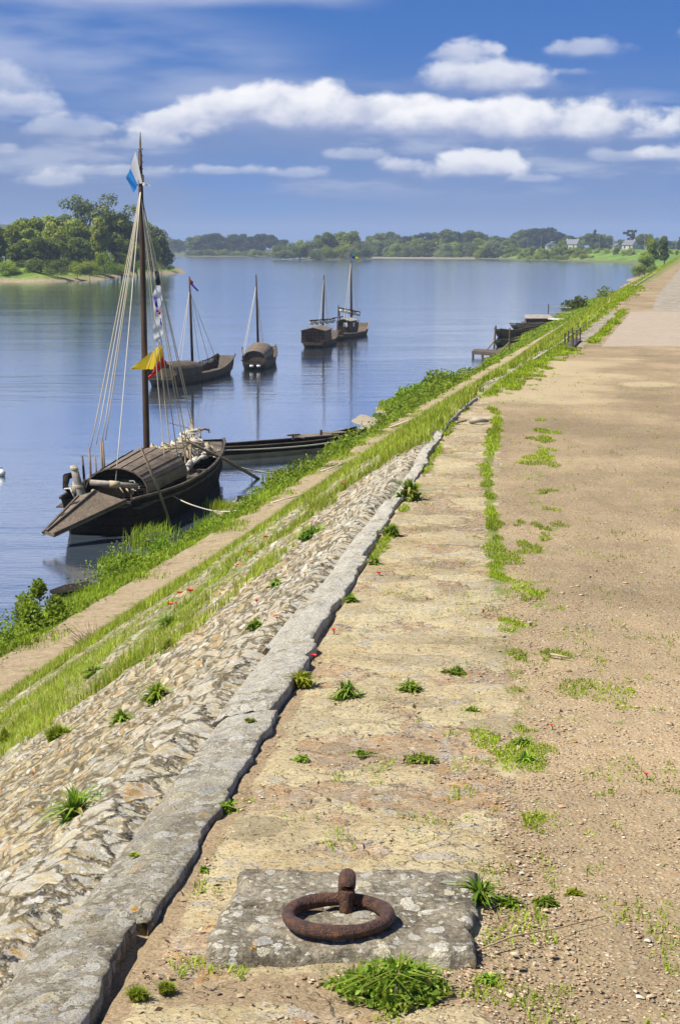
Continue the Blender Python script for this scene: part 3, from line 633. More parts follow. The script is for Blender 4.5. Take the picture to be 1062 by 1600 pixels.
# bank strip grass (left of towpath)
n = 90000; Y = samp_Y(n, 18, 280, 1.0); t_ = RNG.random(n) ** .9; s = 7.05 + t_ * (WO(Y) - 7.05 + .15)
nz = fbm(Y * .45, s * .8, 3, 1)
s = s - .55 * RNG.random(n) * (fbm(Y * .9, Y * 0 + 2, 3, 3) > .52)
keep = (nz + .28 * sst(0, .25, t_) > .42 + .35 * sst(.12, .0, t_)) ; Y = Y[keep]; s = s[keep]; nz = nz[keep]
x = C(Y) - s; hh = (.10 + .24 * nz * RNG.random(len(Y)) * sst(7.0, 8.0, s)) * np.interp(Y, [20, 80, 100, 150, 280], [1, 1.1, .7, .7, 1.2])
o = blades('bank_grass', np.stack([x, Y, bank_z(x, Y) - .02], 1), hh, np.maximum(.012, Y * .0005), M_GR, lean=.5)
tag(o, 'lush bright green grass along the water edge', 'grass', kind='stuff')
# broad-leaved weeds mixed into the strip
n = 50000; Y = samp_Y(n, 18, 92, 1.2); s = RNG.normal(0, 1, n) * .45 + 8.1
nz = fbm(Y * .6 + 40, s * .6, 3, 6); keep = (nz > .47) & (s > 7.2) & (s < WO(Y) + .1); Y = Y[keep]; s = s[keep]; nz = nz[keep]; x = C(Y) - s
zb = bank_z(x, Y); o = leaves('bank_weeds', np.stack([x, Y, zb + RNG.random(len(Y)) * (.12 + (nz - .45) * 1.6)], 1), np.maximum(.055, Y * .0016), M_WEED)
tag(o, 'leafy green weeds growing thick among the bank grass', 'weeds', kind='stuff')
# slope grass (right of towpath)
n = 620000; Y = samp_Y(n, 6, 290, 1.45)
sb = np.interp(Y, SB_Y, SB_S); s = 6.4 - RNG.random(n) * (6.4 - np.maximum(sb - .5, 0))
nz = fbm(Y * .5 + 11, s * 1.0, 4, 2); nz2 = fbm(Y * 1.6 + 5, s * 2.4, 4, 6); dens = np.minimum(sst(-.5, 1.2, s - sb), 1) * .34 + .18 * sst(4.6, 5.9, s) + np.interp(Y, [8, 12, 16, 24, 40], [0, .10, .24, .32, .5])
keep = dens + (nz - .5) * 2.6 + (nz2 - .5) * 2.0 > .40; keep &= s < 6.12 + (fbm(Y * 1.3, Y * 0 + 7, 3, 2) - .35) * .9
Y = Y[keep]; s = s[keep]; nz = nz[keep]; x = C(Y) - s
hh = (.05 + .24 * nz * RNG.random(len(Y))) * np.interp(Y, [6, 12, 25, 40, 60, 100, 280], [.45, .6, .9, 1.1, .9, .9, 1.5])
sel = RNG.random(len(Y)) < .62
for q, mt, nm, lb in ((sel, M_GRY, 'slope_grass', 'yellow green seeding grass on the lower stone slope'), (~sel, M_GR, 'slope_grass', 'fresh green grass growing through the lower stone slope')):
    o = blades(nm, np.stack([x, Y, zprof(s, Y)], 1)[q], hh[q], np.maximum(.0055, Y[q] * .00045), mt, lean=.6); tag(o, lb, 'grass', kind='stuff')
# short green cover on the quay top (follows the same masks)
n = 420000; Y = samp_Y(n, 4.2, 75, 1.3); u = np.abs(RNG.normal(0, 1, n)) * np.interp(Y, [4, 10, 20, 60], [.7, .7, 1.3, 2.5])
x = C(Y) + u
gx_ = np.interp(Y, [5, 5.6, 9, 13, 17.6], [.55, .60, .78, 1.03, 1.50]); gw_ = np.interp(Y, [5, 8, 11, 17], [.13, .10, .055, .075])
g = np.interp(Y, [4.6, 5.4, 7, 8, 9, 17, 19, 24], [.0, .55, .62, .55, .9, .95, .6, .0]) * np.exp(-((x - gx_) / gw_) ** 2)
g = np.maximum(g, np.interp(Y, [5, 6, 9, 13, 15, 18], [.0, .45, .55, .55, .6, .2]) * np.exp(-((x - gx_ - .22 - (Y - 9) * .03) / (gw_ * 1.8 + .06)) ** 2))
g = np.maximum(g, sst(17, 22, Y) * np.exp(-(u / np.interp(Y, [18, 29, 31, 45, 60, 300], [.30, .5, .16, .2, .45, 1.6])) ** 2))
g = np.maximum(g, .95 * (Y > 31) * np.exp(-((u - .54) / .14) ** 2) * sst(50, 45, Y))
g = np.maximum(g, .85 * np.exp(-((u - .03) / .05) ** 2) * sst(8.5, 10, Y) * sst(20, 18, Y) * (fbm(Y * 2.2, Y * 0 + 3, 2) > .5))
nz = fbm(x * 7, Y * 3.2, 4, 3)
keep = (g * 1.15 + (nz - .5) * 2.4 > .78) & (g > .08)
Y = Y[keep]; x = x[keep]; g = g[keep]
o = blades('short_grass', np.stack([x, Y, quay_z(x, Y) - .004], 1), (.014 + .03 * RNG.random(len(Y)) * g) * np.interp(Y, [5, 15, 30, 60], [.8, 1.1, 2.0, 3.2]), np.maximum(.0045, Y * .00042), M_GR, lean=.8)
tag(o, 'short green grass creeping over the gravel beside the paving', 'grass', kind='stuff')
# tiny scattered weeds over gravel and paving
n = 60000; Y = samp_Y(n, 3.5, 24, 1.4); x = C(Y) + .05 + RNG.random(n) * np.interp(Y, [3.5, 10, 24], [1.6, 2.2, 4])
nz = fbm(x * 9 + 50, Y * 6, 4, 5); keep = nz > .635; Y = Y[keep]; x = x[keep]
o = blades('small_weeds', np.stack([x, Y, quay_z(x, Y) - .004], 1), .008 + .016 * RNG.random(len(Y)), np.maximum(.004, Y * .0004), M_GR, lean=.9)
tag(o, 'sparse tiny green weeds dotted over the gravel', 'weeds', kind='stuff')
# loose gravel stones
def stones(name, pts, size, mat):
    pts = np.asarray(pts); n = len(pts); oc = np.array([(1, 0, 0), (0, 1, 0), (-1, 0, 0), (0, -1, 0), (0, 0, 1), (.6, .6, .65), (-.6, .6, .5), (-.6, -.6, .65), (.6, -.6, .5)], float)
    sc3 = np.stack([.6 + .8 * RNG.random(n), .6 + .8 * RNG.random(n), .16 + .22 * RNG.random(n)], 1) * np.asarray(size)[:, None] * .5
    a = RNG.random(n) * 2 * PI; jit = 1 + (RNG.random((n, 9, 1)) - .5) * .5; V = oc[None] * jit * sc3[:, None, :]
    X = V[..., 0] * np.cos(a)[:, None] - V[..., 1] * np.sin(a)[:, None]; Yv = V[..., 0] * np.sin(a)[:, None] + V[..., 1] * np.cos(a)[:, None]
    V = np.stack([X, Yv, V[..., 2]], -1) + pts[:, None, :]; b = np.arange(n)[:, None, None] * 9
    T = np.array([(0, 5, 8), (0, 1, 5), (1, 2, 6), (1, 6, 5), (2, 3, 7), (2, 7, 6), (3, 0, 8), (3, 8, 7), (4, 5, 6), (4, 6, 7), (4, 7, 8), (4, 8, 5)])
    me = npmesh(name, V.reshape(-1, 3), [(b + T[None]).reshape(-1, 3)], dict(rnd=np.repeat(RNG.random(n), 9)))
    return link(name, me, mat)
def f_peb(t, b):
    r = t.attr('rnd'); n = t.noise(t.pos(), 150, 3)
    c = t.ramp(r, [(0, (.27, .18, .10)), (.25, (.38, .265, .15)), (.5, (.46, .335, .20)), (.78, (.54, .42, .28)), (.92, (.62, .54, .42)), (.96, (.44, .25, .11)), (1, (.24, .22, .20))])
    setp(t, b, col=t.mix(1, c, t.ramp(n, [(.3, (.8, .8, .8)), (.7, (1.1, 1.1, 1.1))]), 'MULTIPLY'), rough=.85, spec=.25)
M_PEB = material('gravel_stones', f_peb)
n = 36000; Y = samp_Y(n, 3.3, 16, 1.7); x = np.interp(Y, [3.3, 4, 5.6, 9, 16], [.25, .33, .55, .74, 1.3]) + RNG.exponential(.9, n) * .9 - .10
keep = x < 2.6 * Y / 10 + .5; Y = Y[keep]; x = x[keep]
sz = .003 + .009 * RNG.random(len(Y)) ** 2.6; o = stones('gravel', np.stack([x, Y, quay_z(x, Y) + .001], 1), sz, M_PEB); tag(o, 'loose tan and white gravel strewn over the path', 'gravel', kind='stuff')
n = 9000; Y = samp_Y(n, 3.3, 12, 1.5); x = C(Y) + .04 + RNG.random(n) * .9; keep = fbm(x * 5, Y * 5, 3, 7) > .5; Y = Y[keep]; x = x[keep]
o = stones('gravel', np.stack([x, Y, quay_z(x, Y) + .002], 1), .003 + .012 * RNG.random(len(Y)) ** 2, M_PEB); tag(o, 'loose stone crumbs lying on the worn paving', 'gravel', kind='stuff')

n = 160; Y = samp_Y(n, 3.6, 12, 1.5); x = np.interp(Y, [3.3, 4, 5.6, 9, 16], [.3, .35, .55, .74, 1.3]) + RNG.random(n) * .13 * Y
o = stones('gravel', np.stack([x, Y, quay_z(x, Y) + .002], 1), .012 + .016 * RNG.random(n) ** 2, M_PEB); tag(o, 'few larger flat stones lying among the fine gravel', 'gravel', kind='stuff')
n = 500; Y = samp_Y(n, 3.5, 14, 1.5); x = C(Y) + .04 + RNG.random(n) * .16 * Y
o = leaves('dry_litter', np.stack([x, Y, quay_z(x, Y) + .001], 1), .010 + .014 * RNG.random(n), M_DRY); o.scale = (1, 1, 1); tag(o, 'scattered dry leaf scraps and chaff on the quay', 'leaf litter', kind='stuff')
# individually named tufts
def tuft(px, py, wpx, hpx, label, mat=M_TUFT, onslope=False, kind='leafy', cat='grass tuft', name='grass_tuft'):
    if onslope:   # march along the ray to the slope surface
        d = ray(px, py); o = Vector((0, 0, ZC)); t = 3.5
        while t < 300:
            p = o + d * t
            if p.z < float(zground(p.x, p.y)): break
            t *= 1.002
        c = p
    else: c = P(px, py, 4.9)
    w = wpx / F * c.y; h = hpx / F * c.y; root = c.copy()
    n = int(30 + 9 * wpx * (hpx / 20) ** .5); n = min(n, 1300)
    r = RNG.random(n) ** .75 * w * .5; a = RNG.random(n) * 2 * PI; r = r * (.75 + .35 * np.sin(3 * a + px) + .2 * np.sin(7 * a + py))
    X = r * np.cos(a); Yy = r * np.sin(a) * .8
    lump = fbm(X / w * 3 + px, Yy / w * 3, 2, 3)
    if kind == 'leafy':
        hz = h * (1 - (r / (w * .56)) ** 2) * (.12 + 1.9 * lump * RNG.random(n) ** 1.5) * .8
        bw = max(.0065, .0011 * c.y)
        pts = np.stack([X, Yy, hz * .3], 1); me_o = blades(name, pts, np.maximum(hz * 1.0, h * .22), bw * (1 + RNG.random(n)), mat, lean=1.2)
    else:
        me_o = blades(name, np.stack([X * .55, Yy * .55, 0 * X], 1), h * (.45 + .6 * RNG.random(n)), max(.004, .0009 * c.y), mat, lean=.7)
    me_o.location = (root.x, root.y, root.z - .005)
    tag(me_o, label, cat)
    if wpx > 100:
        m = 1500; r = RNG.random(m) ** .6 * w * .46; a = RNG.random(m) * 2 * PI; X = r * np.cos(a); Yy = r * np.sin(a) * .8
        o2 = leaves('broad_leaves', np.stack([X, Yy, h * .75 * (1 - (r / (w * .5)) ** 2) * RNG.random(m)], 1), .012 + .010 * RNG.random(m), mat, me_o)
    return me_o
T = tuft
T(615, 1546, 200, 60, 'big green leafy tuft in front of the iron ring slab')
T(543, 1090, 58, 24, 'dark green tuft on the paving right of the yellow tuft')
T(470, 1070, 42, 32, 'yellow green tuft against the coping stones', M_TUFTY)
T(640, 1080, 44, 17, 'small tuft on the paving, middle of the row across it')
T(708, 1052, 55, 14, 'flat green tuft at the right end of the row on the paving')
T(350, 1266, 40, 22, 'small tuft in the soil beside the coping, nearer than the yellow one')
T(655, 1186, 62, 14, 'flat spreading weed in the middle of the paving')
T(566, 1176, 40, 10, 'small flat weed on the paving left of the spreading one')
T(470, 1186, 30, 12, 'little weed on paving near the brown soil strip')
T(850, 1412, 44, 24, 'round green tuft on the gravel right of the ring slab')
T(790, 1412, 50, 18, 'low spreading green weed beside the right edge of the ring slab')
T(748, 1412, 26, 40, 'weed hugging the right edge of the ring slab', M_TUFT)
T(895, 1397, 40, 12, 'small olive tuft at the right of the round tuft on gravel', M_TUFTY)
T(760, 1530, 38, 16, 'small weed on the gravel at the near corner of the ring slab')
T(548, 942, 28, 18, 'tuft at the inner coping edge beside the nearer paving poppy')
T(612, 838, 26, 22, 'bright tuft at the coping edge halfway along the paving')
T(640, 780, 40, 28, 'bright grass clump on the coping edge beyond the halfway tuft')
T(585, 884, 22, 18, 'small tuft at the coping edge between poppy and halfway tuft')
T(815, 1165, 50, 16, 'green weed patch on the gravel edge, nearer of two')
T(820, 1192, 46, 14, 'green weed patch on the gravel edge, nearest')
T(735, 1112, 30, 10, 'tiny weed on the right half of the paving')
T(215, 1560, 50, 26, 'sparse pale weed in the brown soil by the nearest coping', M_TUFTY, kind='grass')
T(260, 1548, 44, 22, 'thin weed in the brown soil left of the big tuft', M_TUFTY, kind='grass')
T(318, 1362, 22, 12, 'tiny weed between coping and ring slab')
T(245, 1096, 50, 30, 'green tuft on the stone slope, largest on the open stones', onslope=True)
T(192, 1132, 36, 24, 'tuft on the stone slope left of and nearer than the largest', onslope=True)
T(116, 1290, 42, 50, 'tall tuft low in the picture on the bare stone slope', onslope=True)
T(130, 1255, 22, 22, 'small tuft above the tall tuft on the bare slope', M_TUFTY, True)
T(90, 1160, 60, 36, 'yellow seeding tuft at the lower edge of the stone slope', M_TUFTY, True, 'grass')
T(150, 1060, 34, 24, 'tuft on the slope just above the towpath grass', onslope=True)
T(222, 1040, 24, 16, 'small tuft on the slope right of the dry shrub', onslope=True)
T(400, 982, 30, 20, 'tuft on the upper slope close to the coping', onslope=True)
T(433, 918, 26, 14, 'small weed on the upper slope near the poppies', onslope=True)
T(485, 845, 40, 34, 'dark green tuft on the upper slope where bare stone begins', onslope=True)
T(268, 1012, 30, 16, 'low weed on the slope beneath the poppy patch', M_TUFTY, True)
T(272, 985, 60, 40, 'thick leafy clump on the slope below five poppies', onslope=True)
T(390, 1125, 18, 12, 'very small weed in a joint of the middle slope', M_TUFTY, True)
T(210, 1180, 16, 12, 'very small weed in a joint of the lower slope', onslope=True)
T(8, 1170, 24, 40, 'tuft cut by the left edge of the picture', M_TUFTY, True, 'grass')
T(40, 1345, 16, 10, 'tiny weed on the bare slope near the left edge', onslope=True)
T(210, 1375 - 40, 18, 10, 'tiny weed on the pale upper slope stones', M_TUFTY, True)
# poppies
pop = [(298, 924, 9, 'two-petalled poppy topmost right in the patch of five'), (281, 927, 7, 'poppy beside the topmost one of the patch of five'), (267, 945, 7, 'leftmost poppy in the patch of five'),
       (278, 944, 7, 'middle poppy in the patch of five'), (268, 951, 5, 'lowest poppy in the patch of five'), (403, 940, 8, 'single poppy on the bare upper slope above the coping'),
       (416, 840, 7, 'poppy in tall slope grass, farthest of three in a row'), (390, 863, 6, 'poppy in tall slope grass, middle of three in a row'), (374, 884, 6, 'poppy in tall slope grass, nearest of three in a row'),
       (97, 1108, 7, 'poppy at the lower left beside the towpath grass'), (537, 757, 6, 'poppy in the slope grass where a rope ends'), (621, 697, 4, 'farthest poppy in the slope grass'),
       (57, 1150, 4, 'tiny poppy by the yellow seeding tuft'), (72, 1256, 5, 'poppy low on the bare stone slope'), (52, 1207, 4, 'small poppy on the bare stone slope'), (433, 966, 5, 'small poppy on the slope near the coping'),
       (490, 1026, 8, 'poppy on the coping edge behind the yellow tuft'), (592, 896, 6, 'poppy at the inner edge of the coping halfway'), (521, 984, 5, 'small poppy at the paving edge'), (861, 1133, 4, 'small poppy among the gravel weeds'), (1009, 1210, 6, 'fallen poppy lying on the open gravel')]
pproto = None
for px, py, w, lab in pop:
    if px < 470 or px in (537, 621):
        d = ray(px, py); t = 3.5
        while t < 300:
            p = Vector((0, 0, ZC)) + d * t
            if p.z < float(zground(p.x, p.y)): break
            t *= 1.002
        st = .13 if p.y > 15 else .05
    else: p = P(px, py, 4.9); st = .02
    p = Vector((0, 0, ZC)) + (p - Vector((0, 0, ZC))) * (1 - st * .9 / max(.5, (ZC - p.z)))
    R = w / F * p.y * .62
    root = empty('poppy', (p.x, p.y, p.z - st)); tag(root, 'red poppy: ' + lab, 'poppy', 'red poppies on slope and quay')
    b1 = MB()
    for k in range(5):
        a = 2 * PI * k / 5 + px; a2 = a + .75; c_ = Vector((0, 0, st)); m_ = (a + a2) / 2
        b1.sheet([[c_, c_ + Vector((math.cos(a) * R * .6, math.sin(a) * R * .6, R * .35)), c_ + Vector((math.cos(a) * R, math.sin(a) * R, R * .75))],
                  [c_ + Vector((0, 0, .001)), c_ + Vector((math.cos(m_) * R * .75, math.sin(m_) * R * .75, R * .12)), c_ + Vector((math.cos(m_) * R * 1.15, math.sin(m_) * R * 1.15, R * .6))],
                  [c_, c_ + Vector((math.cos(a2 + .5) * R * .6, math.sin(a2 + .5) * R * .6, R * .35)), c_ + Vector((math.cos(a2 + .5) * R, math.sin(a2 + .5) * R, R * .8))]])
    b1.build('petals', M_POPPY, root, True)
    b2 = MB(); b2.tube([(0, 0, 0), (.003, 0, st * .6), (0, 0, st)], [.002, .002, .0018], 5); b2.build('stem', M_WEED, root)
    b3 = MB(); b3.tube([(0, 0, st + R * .05), (0, 0, st + R * .3)], [R * .2, R * .14], 6); b3.build('heart', M_POPC, root)

# large leafy bushes on the near bank
def weedbush(px, py, wpx, hpx, n, label, mat=M_WEED, size=.07, name='weed_bush', cat='weed bush', zb=0.25):
    c = P(px, py, zb); w = wpx / F * c.y; h = hpx / F * c.y
    root = empty(name, tuple(c)); tag(root, label, cat)
    m = 9; cs = [(random.gauss(0, .22) * w, random.gauss(0, .3) * w, random.random() ** 1.2 * .75 * h, (.16 + .16 * random.random()) * w) for _ in range(m)]
    pts = []
    for _ in range(n):
        cx, cy, cz, r = random.choice(cs); d = RNG.normal(size=3); d /= np.linalg.norm(d); q = r * (.55 + .5 * random.random()); f = 1 - .55 * (cz / h)
        pts.append((cx * f + d[0] * q * f, cy * f + d[1] * q, max(0, cz + d[2] * q * .9)))
    leaves('leaves', pts, size, mat, root)
    b = MB()
    for cx, cy, cz, r in cs: b.tube([(cx * .3, cy * .3, -.1), (cx * .4, cy * .6, cz * .5), (cx * .5, cy, cz + r * .6)], [.012, .009, .004], 5)
    b.build('stems', M_WEED, root); return root
weedbush(60, 1010, 95, 120, 3000, 'tall climbing nettle clump at the water edge, lower left')
weedbush(20, 1040, 90, 55, 1700, 'bushy nettles cut by the left edge of the picture')
weedbush(92, 1000, 60, 38, 900, 'low leafy clump at the foot of the tall nettles')
weedbush(200, 905, 90, 32, 1800, 'broad leafy clump by the sunken plank')
weedbush(250, 876, 80, 26, 1500, 'leafy clump at the bank below the big boat')
weedbush(300, 856, 60, 24, 1000, 'leafy clump where the leaning pole meets the bank')
weedbush(250, 848, 60, 28, 500, 'grey green water plants by the boat shadow', M_T['grey'], .05)
weedbush(28, 960, 30, 10, 260, 'pale flowering weed floating beside the nettles', M_T['grey'], .05, zb=.02)
weedbush(640, 636, 80, 30, 3000, 'wide round weed bush on the far bend of the bank', size=.12)
weedbush(690, 616, 86, 26, 3000, 'wide weed bush right of the round one on the bend', size=.12)
weedbush(540, 712, 50, 30, 900, 'weeds in front of the long flat boat bow', size=.08)
weedbush(590, 655, 16, 10, 160, 'single small weed clump on the grey sandbar', size=.08, zb=.03)
weedbush(670, 672, 26, 30, 600, 'upright dark weed on the slope right of the rope', size=.1, zb=2.3)
weedbush(700, 655, 20, 22, 400, 'small upright weed farther up the slope', size=.1, zb=2.9)
weedbush(900, 487, 62, 16, 1400, 'dark round shrubs at the waterside beyond the jetties', M_T['dark'], .25)
weedbush(945, 470, 50, 14, 1000, 'far low shrubs along the waterline', M_T['mid'], .3)
weedbush(700, 600, 30, 8, 300, 'low green fringe on the far bend tip', size=.14, zb=.05)
# reeds standing in the shallows
for px, py, w, h, lab in ((330, 835, 46, 34, 'reed clump in shallow water nearest the leaning pole'), (240, 850, 60, 36, 'reed clump in the shadow of the big boat'), (345, 795, 40, 20, 'short reeds on the muddy bar'),
                          (180, 885, 40, 26, 'reeds left of the leafy clump near the sunken plank'), (455, 750, 70, 22, 'long reed patch below the flat boat'), (500, 738, 60, 24, 'reeds below the middle of the flat boat'),
                          (312, 846, 30, 26, 'reeds at the base of the leaning pole'), (414, 792, 10, 20, 'thin single reed stalks by the mooring rope')):
    c = P(px, py, 0); W_ = w / F * c.y; H_ = h / F * c.y; n = int(w * 9)
    pts = np.stack([RNG.normal(0, .27, n) * W_, RNG.normal(0, .4, n) * W_ * 1.2, np.zeros(n)], 1)
    o = blades('reed_clump', pts, H_ * (.5 + .6 * RNG.random(n)), .02, M_GR, lean=.35); o.location = (c.x, c.y, -.03); tag(o, lab, 'reeds', 'reeds and grass in the shallows')
# dry shrub and sticks
root = empty('dry_shrub', tuple(P(146, 1028, .95))); tag(root, 'bare dry brown shrub beside the towpath', 'shrub')
b = MB()
for k in range(70):
    a = random.random() * 2 * PI; r = random.random() * .42; h = .18 + random.random() * .34
    p0 = (random.gauss(0, .05), random.gauss(0, .05), 0); p1 = (math.cos(a) * r * .5, math.sin(a) * r * .5, h * .6); p2 = (math.cos(a) * r + random.gauss(0, .05), math.sin(a) * r, h)
    b.tube([p0, p1, p2], [.006, .004, .002], 4)
    for q in range(2): b.tube([p1, (p1[0] + random.gauss(0, .1), p1[1] + random.gauss(0, .1), p1[2] + random.random() * .15)], [.003, .0015], 4)
b.build('twigs', M_DRY, root)
def stick(pts, r, label, mat=M_DRY, name='driftwood_stick', cat='stick'):
    o0 = Vector(pts[0]); b = MB(); b.tube([Vector(p) - o0 for p in pts], r, 6); o = b.build(name, mat, None, True); o.location = o0; return tag(o, label, cat)
stick([P(98, 1012, .86), P(120, 1009, .87), P(140, 1014, .9)], [.012, .01, .006], 'pale dry stick lying across the towpath')
stick([P(215, 842, .08), P(262, 846, .3), P(290, 862, .25)], [.02, .015, .01], 'bare driftwood branch arching over reeds')
stick([P(205, 873, .1), P(245, 869, .15), P(288, 875, .3)], [.03, .02, .02], 'pale driftwood log among the reeds')
stick([P(735, 658, 4.93), P(750, 656, 4.95), P(762, 658, 4.93)], [.03, .025, .012], 'bleached driftwood lying on the far paving', M_GREYW)
stick([P(712, 660, 4.93), P(728, 657, 4.94)], [.012, .01], 'thin pale stick left of the bleached driftwood')
stick([P(745, 1485, 4.912), P(800, 1463, 4.92), P(860, 1452, 4.915), P(880, 1448, 4.92), P(945, 1431, 4.915)], [.002, .0025, .002, .0018, .001], 'long thin dry stalk lying on the gravel')
stick([P(860, 1022 - 0, 4.92), P(890, 1028, 4.915)], [.006, .004], 'short pale stick on the gravel among weeds')
# sunken plank
b = MB(); pA = P(78, 926, .03); pB = P(140, 912, .03); b.prism([pA, P(88, 932, .03), P(150, 922, .03), pB, P(100, 918, .03)], (0, 0, .05)); b.build('sunken_plank', M_TAR); tag(bpy.data.objects['sunken_plank'], 'dark sunken plank poking out of the shallow water', 'plank')

# ---------------------------------------------------------------- ring slab
root = empty('stone_slab', (0, 0, 4.9)); tag(root, 'grey lichened stone slab set in the paving under the iron ring', 'stone slab')
def slabpart(x0, x1, y0, y1, z0, z1, seed, xs0=0, xs1=0):
    nx, ny = 70, 40; xs = np.linspace(0, 1, nx); ys = np.linspace(0, 1, ny); U, V_ = np.meshgrid(ys, xs, indexing='ij')
    X = x0 + V_ * (x1 - x0) + U * (xs0 * (1 - V_) + xs1 * V_); Y_ = y0 + U * (y1 - y0)
    e = np.minimum(np.minimum(V_ * (x1 - x0), (1 - V_) * (x1 - x0)), np.minimum(U * (y1 - y0), (1 - U) * (y1 - y0)))
    rag = (fbm(X * 14, Y_ * 14, 3, seed) - .5) * .028
    Z = z1 - (1 - sst(0, .016, e)) * .016 + (fbm(X * 18, Y_ * 18, 4, seed) - .5) * .020
    X = X + rag * (np.minimum(V_, 1 - V_) < .03); Y_ = Y_ + rag * (np.minimum(U, 1 - U) < .04)
    top = np.stack([X, Y_, Z], -1).reshape(-1, 3); per = [i for i in range(nx)] + [r * nx + nx - 1 for r in range(1, ny)] + [(ny - 1) * nx + i for i in range(nx - 2, -1, -1)] + [r * nx for r in range(ny - 2, 0, -1)]
    low = top[per].copy(); low[:, 2] = z0; n0 = len(top); m_ = len(per)
    side = [(n0 + i, n0 + (i + 1) % m_, per[(i + 1) % m_], per[i]) for i in range(m_)]
    me = npmesh('slab', np.concatenate([top, low]), [gridfaces(ny, nx), np.array(side)]); me.flip_normals(); return me
for (a, b_, c, d, sd) in ((3.985, 4.262, -.305, .305, 1), (4.270, 4.545, -.278, .335, 4)):
    me = slabpart(c, d, a, b_, -.06, .035 if sd == 1 else .033, sd, .02, .012)
    me.update(); link('slab_half', me, M_SLAB, root, True)
for o in root.children:
    pass
rr_ = empty('mooring_ring', (0, 0, 0)); cR = P(528, 1432, 4.953); tag(rr_, 'thick rusty iron mooring ring lying on the stone slab', 'mooring ring'); rr_.location = cR
def torus(R, r, n=72, m=18, wob=0.0):
    b = MB(); pts = [(R * math.cos(2 * PI * i / n), R * math.sin(2 * PI * i / n), 0) for i in range(n)]
    vs = []
    for i in range(n):
        a = 2 * PI * i / n; ri = r * (1 + wob * math.sin(3 * a + 1) + wob * .7 * math.sin(7 * a))
        for j in range(m):
            t = 2 * PI * j / m; vs.append(((R + ri * math.cos(t)) * math.cos(a), (R + ri * math.cos(t)) * math.sin(a), ri * math.sin(t)))
    b.add(vs, [(i * m + j, ((i + 1) % n) * m + j, ((i + 1) % n) * m + (j + 1) % m, i * m + (j + 1) % m) for i in range(n) for j in range(m)]); return b
o = torus(.1155, .0165, wob=.05).build('ring', M_IRON, rr_, True); o.rotation_euler = (math.radians(-1.2), 0, 0); o.location = (0, -.003, .004)
b = MB(); ep = []
pe = P(541, 1424, 4.935) - cR; er = .030
for i in range(15):
    a = PI * i / 14; ep.append((pe.x + .003 * math.sin(a), pe.y + er - er * math.cos(a) * 1.0, pe.z + .045 + er * math.sin(a) * .95))
ep = [(pe.x, pe.y, pe.z - .05), (pe.x, pe.y, pe.z + .02)] + ep + [(pe.x, pe.y + 2 * er, pe.z - .05)]
b.tube(ep, [.017] * 2 + [.0205] * 15 + [.017], 16); b.build('eye', M_IRON, rr_, True)

# ---------------------------------------------------------------- boats
def hull_mb(L, B, H, stern=.75, bow=.35, rise_b=.5, rise_s=.25, rake_b=1.8, rake_s=.6, floor=.25, draft=.35, th=.05, N=26, bmax=.45):
    """flat bottomed plank hull from x=0 (stern) to x=L (bow)"""
    b = MB(); vs = []; st_ = []
    for i in range(N + 1):
        t = i / N; x = t * L
        wb = (stern + (1 - stern) * math.sin(min(1, t / bmax) * PI / 2)) if t < bmax else (bow + (1 - bow) * math.cos((t - bmax) / (1 - bmax) * PI / 2) ** .8)
        hb = B / 2 * wb; zg = H + rise_b * max(0, (t - .55) / .45) ** 2 + rise_s * max(0, (.35 - t) / .35) ** 2
        zk = -draft
        if x > L - rake_b: zk = -draft + (zg - .12 + draft) * ((x - L + rake_b) / rake_b) ** 1.6
        if x < rake_s: zk = -draft + (zg - .2 + draft) * ((rake_s - x) / rake_s) ** 1.4
        hk = hb * .80; zf = max(floor, zk + .05); zf = min(zf, zg - .05); zm = (zk + zg) / 2; hm = hb * .93
        vs += [(x, -hb + th, zf), (x, -hb + th, zg), (x, -hb, zg), (x, -hm, zm), (x, -hk, zk), (x, hk, zk), (x, hm, zm), (x, hb, zg), (x, hb - th, zg), (x, hb - th, zf)]
        st_.append((x, hb, zg, zk))
    m = 10; fs = [(i * m + j, i * m + (j + 1) % m, (i + 1) * m + (j + 1) % m, (i + 1) * m + j) for i in range(N) for j in range(m)]
    fs += [tuple(range(m)), tuple(N * m + j for j in reversed(range(m)))]
    b.add(vs, fs); return b, st_
def at_st(st_, x):
    xs = [s[0] for s in st_]; return [float(np.interp(x, xs, [s[k] for s in st_])) for k in (1, 2)]
def rails(st_, x0, x1, parent, mat, r=.035):
    b = MB()
    for sg in (-1, 1):
        b.tube([(x, sg * (hb + .01), zg + .01) for x, hb, zg, _ in st_ if x0 <= x <= x1], r, 6)
    b.build('gunwale', mat, parent, True)
